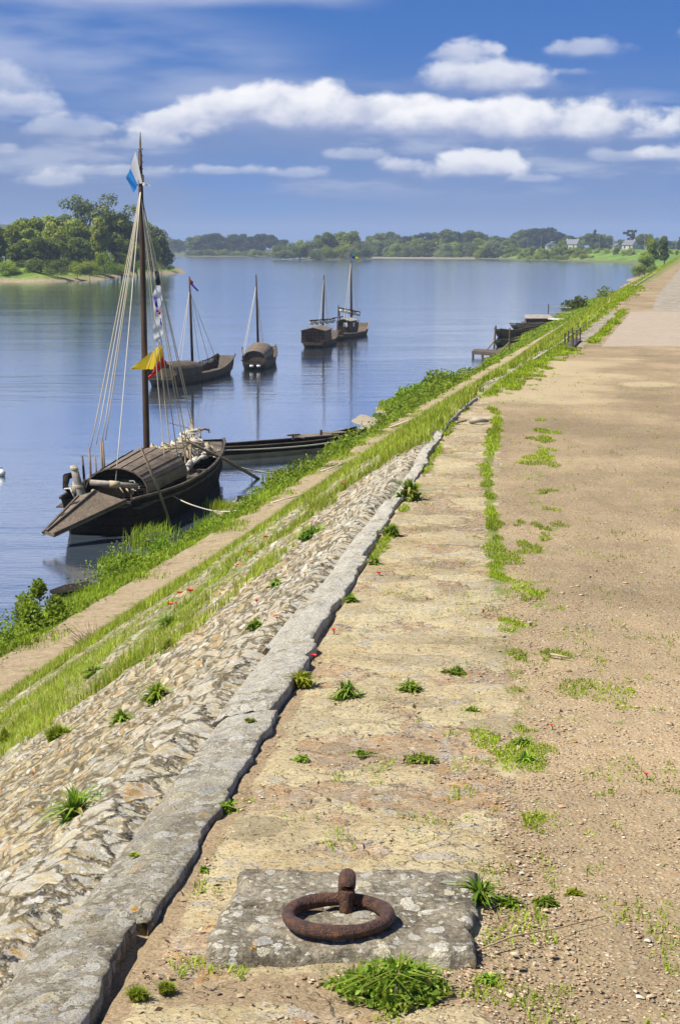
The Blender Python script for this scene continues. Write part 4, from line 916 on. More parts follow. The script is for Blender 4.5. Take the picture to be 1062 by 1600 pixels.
def arch_cabin(parent, x0, x1, w0, w1, ze0, ze1, za0, za1, planks=8, wallz=.3, mat_roof=None, mat_wall=None, flat=0.0):
    """arched cabin: longitudinal lapped planks, boarded end walls"""
    def prof(t, k):  # t -1..1
        w = w0 + (w1 - w0) * k; ze = ze0 + (ze1 - ze0) * k; za = za0 + (za1 - za0) * k
        return (w * math.sin(t * PI / 2), ze + (za - ze) * (math.cos(t * PI / 2) ** (.9)))
    b = MB(); th = .03
    for p in range(planks):
        t0 = -1 + 2 * p / planks; t1 = -1 + 2 * (p + 1) / planks + (.02)
        c = (t0 + t1) / 2; lap = .018
        rows = []
        for k in (0, .25, .5, .75, 1):
            xx = x0 - .06 + (x1 - x0 + .12) * k
            ring = []
            for (tt, off) in ((t0, .0), (c, .012), (t1, .0)):
                y, z = prof(max(-1, min(1, tt)), k); up = lap if (tt == t0) == (c > 0) and tt != c else 0
                ring.append((xx, y, z + off + up))
            ring += [(q[0], q[1] * .985, q[2] - th) for q in reversed(ring)]
            rows.append(ring)
        m = 6; vs = [q for r in rows for q in r]
        fs = [(i * m + j, i * m + (j + 1) % m, (i + 1) * m + (j + 1) % m, (i + 1) * m + j) for i in range(4) for j in range(m)] + [tuple(range(m)), tuple(4 * m + j for j in reversed(range(m)))]
        b.add(vs, fs)
    b.build('roof', mat_roof, parent)
    for k, xx in ((0, x0 + .02), (1, x1 - .02)):
        b = MB(); n = 14; top = [(xx, prof(-1 + 2 * i / n, k)[0] * .97, prof(-1 + 2 * i / n, k)[1] - .03) for i in range(n + 1)]
        low = [(xx, top[-1][1], wallz), (xx, top[0][1], wallz)]
        b.prism(top + low, (.035, 0, 0)); b.build('end_wall', mat_wall, parent)
    for sg in (-1, 1):
        b = MB(); b.prism([(x0, sg * w0 * .97, wallz), (x1, sg * w1 * .97, wallz), (x1, sg * w1 * .985, ze1), (x0, sg * w0 * .985, ze0)], (0, -sg * .03, 0)); b.build('side_wall', mat_wall, parent)
def furled(parent, a, b_, r=.11, mat=None, yard=True):
    a = Vector(a); b_ = Vector(b_)
    y = MB(); y.tube([a, b_], [r * .35, r * .3], 6); y.build('yard', M_MAST, parent, True)
    m = MB(); n = 22; pts = []; rs = []
    for i in range(n + 1):
        t = i / n; pts.append(a.lerp(b_, t) + Vector((0, 0, -r * .8 - .5 * r * abs(math.sin(t * PI * 5))))); rs.append(r * (.35 + .5 * abs(math.sin(t * PI * 5 + .4)) + .2 * random.random()) * (1 if 0 < i < n else .3))
    m.tube(pts, rs, 8); m.build('furled_sail', mat or M_SAIL, parent, True)
def line(mb, a, b_, r, sag=0.0, n=8):
    a = Vector(a); b_ = Vector(b_)
    if not sag: mb.tube([a, b_], r, 5); return
    mb.tube([a.lerp(b_, i / n) - Vector((0, 0, sag * 4 * (i / n) * (1 - i / n))) for i in range(n + 1)], r, 5)
def cloth_patch(mb, P00, P10, P01, P11, nu=10, nv=8, amp=.03, ph=0.0):
    P00, P10, P01, P11 = map(Vector, (P00, P10, P01, P11)); rows = []
    for i in range(nu + 1):
        u = i / nu; row = []
        for j in range(nv + 1):
            v = j / nv; p = P00.lerp(P10, u).lerp(P01.lerp(P11, u), v)
            row.append(p + Vector((0.2, 1, 0.1)) * amp * math.sin(v * 7 + u * 3 + ph) * (.3 + v))
        rows.append(row)
    mb.sheet(rows)

# --- the big boat
BX, BY_ = -5.46, 41.4; BA = math.atan2(12.6, 1.6)
boat = empty('river_barge', (BX, BY_, 0), BA)
tag(boat, 'large black tarred river barge with arched cabin moored nearest the bank', 'boat')
Mi = Matrix.Rotation(-BA, 4, 'Z') @ Matrix.Translation((-BX, -BY_, 0))
def loc(p): return Mi @ Vector(p)
def QL(px, py, Y): return loc(Q(px, py, Y))
hb_, st_ = hull_mb(12.1, 2.55, .78, stern=.66, bow=.46, rise_b=.22, rise_s=.10, rake_b=2.4, rake_s=.5, floor=.30, draft=.35, bmax=.42)
hb_.build('hull', M_TAR, boat)
rails(st_, 0, 12.1, boat, M_TAR2, .04)
b = MB()
for sg in (-1, 1): b.tube([(x, sg * (hb * .975 + .012), zg - .17) for x, hb, zg, _ in st_ if .2 <= x <= 11.8], .028, 5)
b.build('rubbing_strake', M_TAR2, boat, True)
arch_cabin(boat, 1.35, 4.85, .74, .92, .84, .86, 1.42, 1.50, planks=9, mat_roof=M_ROOF, mat_wall=M_TAR)
for o in boat.children:
    if o.name.split('.')[0] in ('roof', 'end_wall', 'side_wall'): o.location.y = -.12
b = MB()
for p in range(1, 9):
    tt = -1 + 2 * p / 9
    pr = [(1.29 + 3.62 * k, -.12 + (.74 + .18 * k) * math.sin(tt * PI / 2), .84 + .02 * k + (.58 + .06 * k) * math.cos(tt * PI / 2) ** .9 + .018) for k in (0, .5, 1)]
    b.tube(pr, .011, 4)
b.build('roof_seams', M_TAR, boat)
# decks
b = MB()
for i in range(7): b.box((.15 + i * .15, 0, .66), (.14, 1.95 + i * .02, .03))
b.build('stern_deck', M_TAR2, boat)
b = MB()
for i in range(10):
    hb, zg = at_st(st_, 10.2 + i * .18); b.box((10.2 + i * .18, 0, zg - .06), (.17, 2 * hb - .12, .03))
b.build('bow_deck', M_DECK, boat)
b = MB()
for i in range(9): b.box((5.8 + i * .28, -.06, .52), (.26, 1.9, .03))
b.build('floor_boards', M_DECK, boat)
# centre thwart box / table
b = MB()
for j in range(5): b.box((8.3, .62 - j * .22, .98), (1.9, .20, .035), rx=random.uniform(-.03, .03))
b.build('hatch_cover', M_DECK, boat)
b = MB(); b.box((8.3, .18, .74), (1.7, .9, .42)); b.build('hatch_box', M_BROWN, boat)
for dx in (-.8, .8):
    for dy in (.62, -.26): b = MB(); b.box((8.3 + dx, dy, .72), (.07, .07, .45)); b.build('post', M_DECK, boat)
b = MB()
for x in (5.3, 6.9, 9.9): hb, zg = at_st(st_, x); b.box((x, 0, zg - .08), (.18, 2 * hb - .1, .07))
b.build('cross_beam', M_TAR2, boat)
# mast
mb0 = loc(Q(229.5, 702, 46.7)); mt0 = loc(Q(219, 236, 46.9)); mtt = loc(Q(219.5, 206, 46.9))
b = MB(); b.tube([(mb0.x, mb0.y, .35), mb0, mb0.lerp(mt0, .5), mb0.lerp(mt0, .85), mt0], [.085, .082, .075, .06, .045], 12); b.build('mast', M_MAST, boat, True)
b = MB(); b.tube([mt0 - Vector((0, 0, .9)) + Vector((.05, 0, 0)), mt0 + Vector((.03, 0, .2)), mtt], [.03, .028, .008], 6)
for k in range(6): b.box(mt0 + Vector((.05, 0, -.75 + .16 * k)), (.1, .1, .03))
b.build('topmast', M_POLE, boat)
b = MB()
for k in range(5): b.tube([mb0.lerp(mt0, .895 + .006 * k) + Vector((.085 * math.cos(a), .085 * math.sin(a), .02 * math.sin(a * 2))) for a in (2 * PI * i / 12 for i in range(12))], .012, 5, closed=True)
b.build('mast_lashing', M_ROPE, boat, True)
mh = mb0.lerp(mt0, .875)
# rigging
rig = []
for (px, py, Y) in ((142, 700, 43.6), (151, 694, 44.2), (160, 690, 44.8), (165, 688, 45.2)): rig.append((QL(px, py, Y), .012))
rig.append((QL(181, 752, 42.6), .013))
for (px, py, Y) in ((261, 757, 45.2), (271, 742, 46.2), (281, 735, 47.0), (292, 728, 47.8), (297, 722, 48.4), (299, 662, 52.9), (303, 664, 53.0)): rig.append((QL(px, py, Y), .013))
for i, (p, r) in enumerate(rig):
    b = MB(); line(b, mh + Vector((0, 0, -.04 * (i % 4))), p, r, .03); b.build('shroud', M_WROPE if i % 3 else M_ROPE, boat, True)
# rail posts where the shrouds end
for (px, py0, py1, Y, r) in ((142, 700, 742, 43.6, .032), (151, 712, 745, 44.2, .028), (160, 690, 730, 44.8, .03), (163, 688, 728, 45.2, .03), (132, 712, 745, 43.0, .03), (133, 730, 752, 42.3, .022)):
    b = MB(); p = QL(px, py1, Y); q = QL(px + (-2 if px > 140 else -3), py0, Y); b.tube([p - Vector((0, 0, .25)), p, q], [r, r, r * .7], 7); b.build('rail_post', M_POLE if px > 134 else M_TAR2, boat, True)
for (px, py0, py1, Y, r) in ((258, 722, 758, 45.2, .035), (272, 708, 745, 46.1, .04), (283, 710, 738, 47, .035), (290, 700, 728, 47.9, .03), (298, 694, 726, 48.6, .035)):
    b = MB(); p = QL(px, py1, Y); q = QL(px, py0, Y); b.tube([p - Vector((0, 0, .3)), p, q], [r, r, r * .75], 7); b.build('belaying_post', M_POLE, boat, True)
# steering sweep: heavy log stock plus the great triangular rudder blade
la, lb = QL(115, 727, 41.3), QL(128, 778, 41.3)
b = MB(); d_ = (la - lb); b.tube([lb - d_ * .15, lb, lb + d_ * .6, la], [.11, .105, .09, .075], 12); b.build('rudder_stock', M_GREYW, boat, True)
b = MB()
for k in range(5):
    for c_, rr2 in ((.08, .083), (.62, .098)):
        q = la.lerp(lb, c_ + .012 * k); b.tube([q + Vector((rr2 * math.cos(a), rr2 * math.sin(a), .01 * math.sin(a))) for a in (2 * PI * i / 12 for i in range(12))], .012, 5, closed=True)
for k in range(7): line(b, QL(117 + random.uniform(-2, 2), 752, 41.3), QL(116 + random.uniform(-4, 3), 771, 41.2), .014, .0)
b.build('stock_lashing', M_ROPE, boat, True)
tip = QL(74, 836, 39.9); Lc = QL(123, 775, 40.95); Rc = QL(197, 782, 41.05); mid = QL(155, 776, 41.7)
lowR = QL(120, 826, 40.6)
b = MB()
tipL = tip + Vector((0.02, .10, .04)); tipR = tip + Vector((-.02, -.16, .02))
sheet_top = [[tipL, tip.lerp(tipR, .5) + Vector((0, 0, .05)), tipR]]
def lerp3(t):
    a = tipL.lerp(Lc, t); c = tipR.lerp(Rc, t); m = a.lerp(c, .35) + Vector((0, 0, .05 + .10 * t)); return [a, m, c]
rows = [lerp3(i / 8) for i in range(9)]; vs = [p for r in rows for p in r] + [p - Vector((0, 0, .07)) for r in rows for p in r]
fs = []
for i in range(8):
    for j in range(2):
        a = i * 3 + j; fs += [(a, a + 1, a + 4, a + 3), (27 + a, 27 + a + 3, 27 + a + 4, 27 + a + 1)]
    fs += [(i * 3, i * 3 + 3, 27 + i * 3 + 3, 27 + i * 3), (i * 3 + 2, 27 + i * 3 + 2, 27 + i * 3 + 5, i * 3 + 5)]
fs += [(0, 27, 28, 1), (1, 28, 29, 2), (24, 25, 52, 51), (25, 26, 53, 52)]
b.add(vs, fs); b.build('rudder_blade', M_ROOF, boat)
b = MB()
b.bar(rows[0][1] + Vector((0, 0, .01)), rows[8][1] + Vector((0, 0, .02)), .05, .04); b.bar(tipR + Vector((0, 0, .01)), Rc + Vector((0, 0, .01)), .06, .06); b.bar(tipL, Lc, .05, .06)
for t in (.45, .75): r = lerp3(t); b.bar(r[0] + Vector((0, 0, .015)), r[1] + Vector((0, 0, .015)), .05, .03)
b.build('rudder_batten', M_TAR2, boat)
b = MB(); b.tube([QL(121, 778, 41.2), QL(135, 775, 41.3), QL(137, 780, 41.2), QL(150, 777, 41.4), QL(156, 774, 41.6)], .012, 5); b.build('blade_rope', M_WROPE, boat, True)
# windlass log
wa, wb_ = QL(141, 754, 42.0), QL(216, 760, 42.3)
b = MB(); b.tube([wa, wa.lerp(wb_, .5), wb_], [.07, .072, .062], 12); b.build('windlass', M_GREYW, boat, True)
b = MB(); b.tube([wa.lerp(wb_, .40), wa.lerp(wb_, .60)], .085, 14); line(b, wa.lerp(wb_, .58), QL(193, 770, 42.0), .014); b.build('windlass_rope', M_ROPE, boat, True)
for t in (.62, .80): q = wa.lerp(wb_, t); b = MB(); b.bar(q - Vector((0, 0, .0)), q - Vector((.02, .1, .38)), .05, .05); b.build('windlass_leg', M_BROWN, boat)
b = MB(); p = QL(131, 749, 42.0); b.tube([p, p + Vector((0.04, 0.02, .32))], .02, 6); b.build('iron_bar', M_TAR, boat)
# stern cheek on the far quarter
b = MB(); p = QL(108, 768, 41.6); b.tube([p + Vector((.1, -.1, -.1)), p + Vector((0, .08, .10)), p + Vector((.25, .12, .30)), p + Vector((.5, .05, .32))], [.05, .07, .09, .06], 8); b.build('quarter_block', M_TAR, boat, True)
b = MB(); b.tube([QL(101, 764, 41.5), QL(110, 763, 41.4), QL(117, 778, 41.3)], .022, 6); b.build('white_strap', M_WROPE, boat, True)
# coils of rope, fenders of rolled canvas along starboard rail
def coil(c, r, n, parent, mat, tilt=0.0, name='rope_coil'):
    b = MB()
    for k in range(n):
        rr3 = r * (1 - .10 * k + .05 * random.random()); ox, oy = random.gauss(0, .02), random.gauss(0, .02)
        b.tube([Vector(c) + Vector((ox + rr3 * math.cos(a), oy + rr3 * .8 * math.sin(a), .02 * k + rr3 * tilt * math.sin(a) + .01 * math.sin(3 * a + k))) for a in (2 * PI * i / 16 for i in range(16))], .018, 6, closed=True)
    b.build(name, mat, parent, True)
coil(QL(300, 676, 52.3), .28, 5, boat, M_WROPE); coil(QL(290, 684, 51.8), .22, 4, boat, M_WROPE, .5); coil(QL(268, 742, 46.0), .15, 5, boat, M_WROPE, 1.0); coil(QL(284, 744, 46.4), .13, 5, boat, M_WROPE, 1.2)
coil(QL(303, 706, 49.8), .14, 4, boat, M_WROPE, 1.0); coil(QL(326, 700, 51.3), .14, 4, boat, M_ROPE, .8); coil(QL(268, 754, 45.4), .12, 4, boat, M_ROPE, .9); coil(QL(240, 701, 47.2), .12, 4, boat, M_ROPE, .6)
coil(QL(262, 698, 48.6), .20, 4, boat, M_ROPE, .3)
fa, fb = QL(288, 738, 47.3), QL(324, 708, 50.6)
for k in range(16):
    t = k / 15; q = fa.lerp(fb, t) + Vector((random.gauss(0, .05), random.uniform(-.12, .14), random.uniform(-.04, .10)))
    b = MB(); an = random.uniform(-.6, .6); L_ = .17; b.tube([q + Vector((-L_ * math.cos(an), -L_ * math.sin(an), 0)), q + Vector((0, 0, .03)), q + Vector((L_ * math.cos(an), L_ * math.sin(an), .01))], [.05, .075, .05], 8)
    b.build('canvas_fender', M_CANVAS, boat, True)
for (px, py, Y, r_, m_, tl) in ((252, 704, 47.6, .16, M_ROPE, .2), (276, 694, 49.4, .20, M_WROPE, .1), (286, 690, 50.4, .17, M_ROPE, .4), (308, 690, 51.4, .2, M_WROPE, .3), (316, 696, 51.4, .15, M_WROPE, .8), (296, 714, 49.0, .14, M_ROPE, .9), (278, 726, 47.4, .13, M_WROPE, .9), (150, 772, 42.0, .12, M_ROPE, .4), (205, 768, 42.6, .10, M_ROPE, .5)):
    coil(QL(px, py, Y), r_, 4, boat, m_, tl)
b = MB()
for k in range(6):
    line(b, QL(252 + 8 * k, 701 - k, 47.6 + .6 * k), QL(300 + 3 * k, 690 + 2 * k, 50), .014, .06)
for k in range(5): line(b, QL(299, 664, 52.9), QL(288 + 5 * k, 682 + 2 * k, 51.6), .014, .0)
for k in range(4): line(b, QL(205 + 5 * k, 762 + 2 * k, 42.9), QL(250, 757, 44.6), .011, .06)
b.build('loose_lines', M_ROPE, boat, True)
b = MB(); bp = QL(302, 676, 53.0); bt = QL(298, 655, 53.2); b.tube([bp - Vector((0, 0, .3)), bp, bt], [.05, .045, .04], 8); b.tube([QL(313, 672, 53), QL(320, 670, 53.1), QL(327, 672, 53.1), QL(327, 676, 53.1)], .035, 8)
b.tube([QL(311, 670, 53), QL(314, 690, 52.4)], .035, 6); b.build('bow_bollard', M_POLE, boat, True)
# small white motif on aft cabin wall (anchor like marks)
b = MB(); x_ = 1.33
for (y0, z0, y1, z1) in ((-.42, 1.12, -.52, 1.13), (-.52, 1.13, -.56, 1.08), (-.50, 1.00, -.50, .90), (-.55, .99, -.67, .99), (-.56, .955, -.66, .955), (-.44, .90, -.58, .90)): b.bar((x_, y0, z0), (x_, y1, z1), .012, .018)
b.build('painted_marks', M_WPAINT, boat)
# anti-foul: bracket pole holding things
def standpole(px0, py0, Y0, px1, py1, Y1, r, label, mat=M_POLE):
    a = Q(px0, py0, Y0); c = Q(px1, py1, Y1); m = a.lerp(c, .5) + Vector((.03, 0, .04)); return stick([a, m, c], [r * .8, r, r * 1.05], label, mat, 'boat_pole', 'pole')
e = P(268, 822, .1); standpole(220, 698, 41.5, 268, 826, e.y, .035, 'crooked pale pole leaning over the cabin into the bank')
e = P(405, 748, 0); standpole(292, 690, 49.0, 405, 749, e.y, .045, 'long brown pole slanting from the barge into the water')

# flags on the big boat
def flag(name, label, patches, pole=None):
    c0 = patches[0][0]; c0 = Vector(c0); b = MB(); mats = []
    for i, (p00, p10, p01, p11, mt, amp) in enumerate(patches):
        if mt not in mats: mats.append(mt)
        b.mi = mats.index(mt); cloth_patch(b, *(Vector(p) - c0 for p in (p00, p10, p01, p11)), amp=amp, ph=i * .0)
    o = b.build(name, mats, None, True); o.location = c0; return tag(o, label, 'flag')
D = 46.75
q = lambda x, y, d=D: Q(x, y, d)
flag('flag', 'white and blue flag flying from the tall barge masthead', [(q(212, 236), q(222.5, 286), q(203.5, 263, D + .1), q(216, 289, D + .1), M_FW, .012), (q(203.5, 263, D + .1), q(216, 289, D + .1), q(197, 279, D + .2), q(209, 301, D + .2), M_FB, .03), (q(222, 284), q(223, 290), q(229, 286), q(236, 290), M_FW, .02)])
D2 = 46.0; q2 = lambda x, y, d=D2: Q(x, y, d)
fl = flag('flag', 'long white flag with blue and red marks hanging limp behind the mast', [(q2(242, 424), q2(248, 424), q2(244, 446), q2(251, 446), M_FK, .02), (q2(244, 446), q2(251, 446), q2(237, 468), q2(254, 470), M_FW, .012), (q2(238, 468), q2(252, 470), q2(244, 494), q2(253, 498), M_FW, .012), (q2(244, 494), q2(253, 498), q2(238, 520), q2(255, 522), M_FW, .012), (q2(238, 520), q2(255, 522), q2(244, 536), q2(250, 532), M_FW, .012),
     (q2(241, 464, D2 - .06), q2(245, 464, D2 - .06), q2(243, 480, D2 - .08), q2(247, 482, D2 - .08), M_FN, .02), (q2(243, 481, D2 - .08), q2(246, 482, D2 - .08), q2(245, 488, D2 - .1), q2(248, 488, D2 - .1), M_FN, .02), (q2(248, 485, D2 - .1), q2(251, 485, D2 - .1), q2(248, 491, D2 - .1), q2(251, 492, D2 - .1), M_FR, .02), (q2(250, 497, D2 - .1), q2(252, 498, D2 - .1), q2(251, 508, D2 - .1), q2(253, 509, D2 - .1), M_FN, .02)])
D3 = 48.4; q3 = lambda x, y, d=D3: Q(x, y, d)
flag('flag', 'yellow and red swallow flag fluttering across the barge mast', [(q3(250, 539), q3(240, 577), q3(238, 549, 46.3), q3(228, 577, 46.3), M_FY, .05), (q3(238, 549, 46.3), q3(228, 577, 46.3), q3(204, 576, 46.1), q3(204, 578, 46.1), M_FY, .03), (q3(250, 539), q3(253, 542), q3(241, 575), q3(256, 562), M_FY, .04), (q3(242, 573), q3(255, 556), q3(235, 590), q3(261, 570), M_FR, .06), (q3(239, 582), q3(248, 580), q3(225, 594), q3(227, 597), M_FR, .03)])
b = MB(); b.tube([mh, QL(243, 424, 48), QL(250, 536, 48.4), QL(262, 660, 51.5), QL(299, 670, 52.6)], .012, 5); b.build('backstay', M_ROPE, boat, True)

# --- other boats, built around local x forward
def boat_base(name, a, b_, label):
    """a: stern world point, b_: bow world point"""
    a = Vector((a[0], a[1], 0)); b_ = Vector((b_[0], b_[1], 0)); an = math.atan2(b_.y - a.y, b_.x - a.x)
    e = empty(name, tuple(a), an); tag(e, label, 'boat', 'river boats moored on the water'); return e, (b_ - a).length, an, (Matrix.Rotation(-an, 4, 'Z') @ Matrix.Translation(-a))
def mast_set(parent, Mx, base, top, r, lines, extra=None):
    pb = Mx @ base; pt = Mx @ top
    b = MB(); b.tube([pb, pb.lerp(pt, .6), pt], [r, r * .85, r * .55], 8); b.build('mast', M_MAST, parent, True)
    for l in lines: b = MB(); line(b, pt - Vector((0, 0, .15 + (extra or 0))), Mx @ l, .014); b.build('shroud', M_WROPE, parent)
# boat A
a = P(252, 604, 0); c = P(349, 578, 0)
bo, L, an, Mx = boat_base('river_boat', (-8.35, 86.5), (-5.9, 97), 'small grey decked boat with bent roof planks and red blue pennant, left of the others')
hb2, s2 = hull_mb(L, 1.85, .40, stern=.72, bow=.5, rise_b=.55, rise_s=.15, rake_b=1.8, floor=.2, draft=.2); hb2.build('hull', M_TAR2, bo); rails(s2, 0, L, bo, M_TAR2)
arch_cabin(bo, .3, 3.6, .72, .92, .68, .66, 1.10, 1.02, planks=7, mat_roof=M_DARKW, mat_wall=M_TAR2)
mast_set(bo, Mx, Q(301, 574, 92.0), Q(296, 432, 92.0), .07, [Q(282, 578, 90), Q(275, 580, 90), Q(313, 572, 93), Q(327, 567, 96), Q(341, 570, 97)], .55)
furled(bo, Mx @ Q(281, 577, 90.5), Mx @ Q(334, 558, 95), .10)
for (px, py) in ((306, 568), (316, 566), (298, 566)): b = MB(); p = Mx @ Q(px, py + 12, 93); b.tube([p, p + Vector((0, 0, .5))], .04, 6); b.build('post', M_GREYW, bo)
b = MB(); b.box(Mx @ Q(335, 577, 96), (.9, 1.1, .05)); b.build('bow_deck', M_DECK, bo)
for px, py, Y in ((301, 594, 90.2), (326, 586, 93.2)): b = MB(); b.tube([Mx @ Q(px - 3, py, Y), Mx @ Q(px + 3, py - .5, Y)], .07, 8); b.build('fender', M_WPAINT, bo, True)
fa_ = lambda x, y: Q(x, y, 92.0)
flag('pennant', 'red green and blue pennant on the mast of the left small boat', [(fa_(295, 433), fa_(295, 441), fa_(302, 440), fa_(301, 446), M_FR, .04), (fa_(295, 433), fa_(295, 435), fa_(300, 439), fa_(300, 441), M_FG, .03), (fa_(301, 443), fa_(299, 446), fa_(310, 453), fa_(309, 456), M_FN, .03), (fa_(295, 439), fa_(295, 443), fa_(300, 443), fa_(300, 446), M_FN, .03)])
# boat B (seen end on)
bo, L, an, Mx = boat_base('river_boat', (-4.55, 98.5), (-4.2, 108.5), 'brown roofed boat seen end on, alone in midstream')
hb2, s2 = hull_mb(L, 1.62, .42, stern=.80, bow=.55, rise_b=.4, rise_s=.1, rake_b=1.8, floor=.2, draft=.2); hb2.build('hull', M_TAR2, bo); rails(s2, 0, L, bo, M_TAR2)
arch_cabin(bo, .1, 4.4, .58, .74, .62, .70, 1.02, 1.25, planks=6, mat_roof=M_ROOF, mat_wall=M_DARKW)
mast_set(bo, Mx, Q(403.5, 549, 103), Q(400, 429, 103), .07, [Q(382, 552, 100), Q(378, 556, 100), Q(409, 545, 104), Q(413, 548, 105)], .5)
for px in (379, 421): b = MB(); p = Mx @ Q(px, 552, 102.5); b.tube([p - Vector((0, 0, .3)), p + Vector((0, 0, .35))], .04, 6); b.build('post', M_TAR2, bo)
for px in (393, 404): b = MB(); b.tube([Mx @ Q(px - 3, 572, 98.4), Mx @ Q(px + 3, 572, 98.4)], .06, 8); b.build('fender', M_WPAINT, bo, True)
# boat C
bo, L, an, Mx = boat_base('river_boat', (-1.75, 120.0), (-.65, 130.0), 'boat with large boxy brown cabin and pale furled sail, second from right')
hb2, s2 = hull_mb(L, 1.7, .34, stern=.82, bow=.5, rise_b=.45, rise_s=.1, rake_b=1.8, floor=.2, draft=.2); hb2.build('hull', M_TAR2, bo); rails(s2, 0, L, bo, M_TAR2)
def box_cabin(parent, x0, x1, w, z0, z1, zr, mat_w, mat_r, lean=.15):
    b = MB(); b.prism([(x0 + lean, -w, z0), (x0 + lean, w, z0), (x0, w * .95, z1), (x0 - .0, 0, zr), (x0, -w * .95, z1)], (x1 - x0, 0, 0)); b.build('cabin', mat_w, parent)
    b = MB()
    for sg in (-1, 1): b.prism([(x0 - .1, 0, zr + .015), (x1 + .25, 0, zr + .015), (x1 + .25, sg * (w + .04), z1 - .01), (x0 - .1, sg * (w + .04), z1 - .01)], (0, 0, .04))
    b.build('roof', mat_r, parent)
    b = MB()
    for i in range(6): b.box((x0 + lean * .3 - .02, -w * .8 + i * w * .32, (z0 + z1) / 2), (.02, .02, z1 - z0 - .1), ry=-.12)
    b.build('board_seams', M_TAR, parent)
box_cabin(bo, .15, 3.8, .80, .30, 1.10, 1.28, M_BROWN, M_ROOF)
mast_set(bo, Mx, Q(504, 527, 125), Q(506, 430, 125), .075, [Q(497, 520, 123), Q(512, 524, 127), Q(516, 526, 128)], .1)
furled(bo, Mx @ Q(484, 501, 123.5), Mx @ Q(523, 498, 126.5), .14)
b = MB()
for px in (509, 514, 519): p = Mx @ Q(px, 524, 127); b.tube([p, p + Vector((0, 0, .45))], .035, 6)
b.build('posts', M_GREYW, bo)
# boat D
bo, L, an, Mx = boat_base('river_boat', (-.35, 131.0), (1.75, 140.5), 'farthest boat with small grey wheelhouse, furled sail and yellow green pennant')
hb2, s2 = hull_mb(L, 1.85, .34, stern=.75, bow=.45, rise_b=.55, rise_s=.1, rake_b=1.8, floor=.2, draft=.2); hb2.build('hull', M_DARKW, bo); rails(s2, 0, L, bo, M_GREYW)
box_cabin(bo, 2.8, 5.0, .52, .30, 1.18, 1.32, M_DARKW, M_GREYW, .1)
b = MB(); b.box((2.80, -.15, .95), (.03, .3, .28)); b.box((3.8, -.535, .92), (.45, .03, .3)); b.build('window', M_WPAINT, bo)
mast_set(bo, Mx, Q(549, 510, 137), Q(548, 405, 137), .08, [Q(536, 508, 134), Q(562, 510, 138), Q(541, 512, 133)], .1)
furled(bo, Mx @ Q(530, 481, 136.5), Mx @ Q(563, 488, 137.5), .15)
b = MB(); p = Mx @ Q(528, 508, 133); b.tube([p, p + Vector((.1, 0, 1.4))], .04, 6); b.tube([p + Vector((.9, 0, 0)), p + Vector((.1, 0, 1.3))], .04, 6); b.tube([p + Vector((0, .4, .5)), p + Vector((.3, -.3, .6))], .04, 6); b.build('stern_gallows', M_BROWN, bo)
b = MB(); p = Mx @ Q(522, 520, 132.3); b.box(p, (.8, .9, .3)); b.build('stern_locker', M_BROWN, bo)
fd = lambda x, y: Q(x, y, 137.0)
flag('pennant', 'yellow green pennant on the tallest far mast', [(fd(548, 396), fd(548, 403), fd(554, 400), fd(554, 404), M_FN, .04), (fd(549, 395), fd(550, 400), fd(557, 401), fd(556, 405), M_FG, .04), (fd(553, 398), fd(554, 402), fd(564, 406), fd(561, 409), M_FY, .04)])
# long flat punt
bo, L, an, Mx = boat_base('flat_punt', (-4.3, 56.6), (.72, 60.4), 'long flat black punt lying between barge and bank')
hb2, s2 = hull_mb(L, 1.1, .38, stern=.85, bow=.5, rise_b=.26, rise_s=.05, rake_b=2.0, floor=.22, draft=.12, th=.04); hb2.build('hull', M_TAR, bo); rails(s2, 0, L, bo, M_DARKW, .025)
b = MB()
for i in range(len(s2) - 9):
    (x0, h0, g0, k0), (x1, h1, g1, k1) = s2[i], s2[i + 1]
    b.bar((x0, -h0 * .87 - .02, .07), (x1, -h1 * .87 - .02, .07), .03, .15)
b.build('pale_strake', M_PALEW, bo)
b = MB(); b.box((4.4, 0, .50), (1.4, .7, .04)); b.box((5.2, .0, .54), (.7, .5, .04)); b.build('bow_deck', M_DECK, bo)
b = MB(); b.box((3.6, .1, .56), (.5, .06, .05)); b.box((3.6, .1, .50), (.05, .05, .18)); b.build('thwart', M_POLE, bo)
b = MB(); b.tube([(4.3, -.45, .55), (4.3, -.45, .72)], .04, 6); b.build('mooring_pin', M_IRON, bo)

# mooring ropes
def mrope(pts, r, label, mat=M_WROPE):
    pts = [Vector(p) for p in pts]; o0 = pts[0]; sm_ = []
    for i in range(len(pts) - 1):
        p0 = pts[max(0, i - 1)]; p1 = pts[i]; p2 = pts[i + 1]; p3 = pts[min(len(pts) - 1, i + 2)]
        for k in range(6):
            t = k / 6; sm_.append(.5 * ((2 * p1) + (-p0 + p2) * t + (2 * p0 - 5 * p1 + 4 * p2 - p3) * t * t + (-p0 + 3 * p1 - 3 * p2 + p3) * t ** 3) - o0)
    sm_.append(pts[-1] - o0); b = MB(); b.tube(sm_, [r * min(1.0, (p + o0).y / 52.0) for p in sm_], 6); o = b.build('mooring_rope', mat, None, True); o.location = o0
    tag(o, label, 'rope', 'mooring ropes to the bank')
def sl(px, py):
    d = ray(px, py); t = 3.5
    while t < 300:
        p = Vector((0, 0, ZC)) + d * t
        if p.z < float(zground(p.x, p.y)) + .03: return p
        t *= 1.002
    return p
def QR(px, py, Y):
    p = sl(px, py); return Q(px, py, min(Y, p.y - .25))
mrope([QR(340, 704, 51.5), QR(420, 701, 53.5), QR(500, 694, 56), QR(556, 683, 58), QR(610, 667, 59), QR(650, 653, 50), QR(690, 636, 36), sl(712, 628)], .022, 'pale mooring rope running in front of the punt far up the bank')
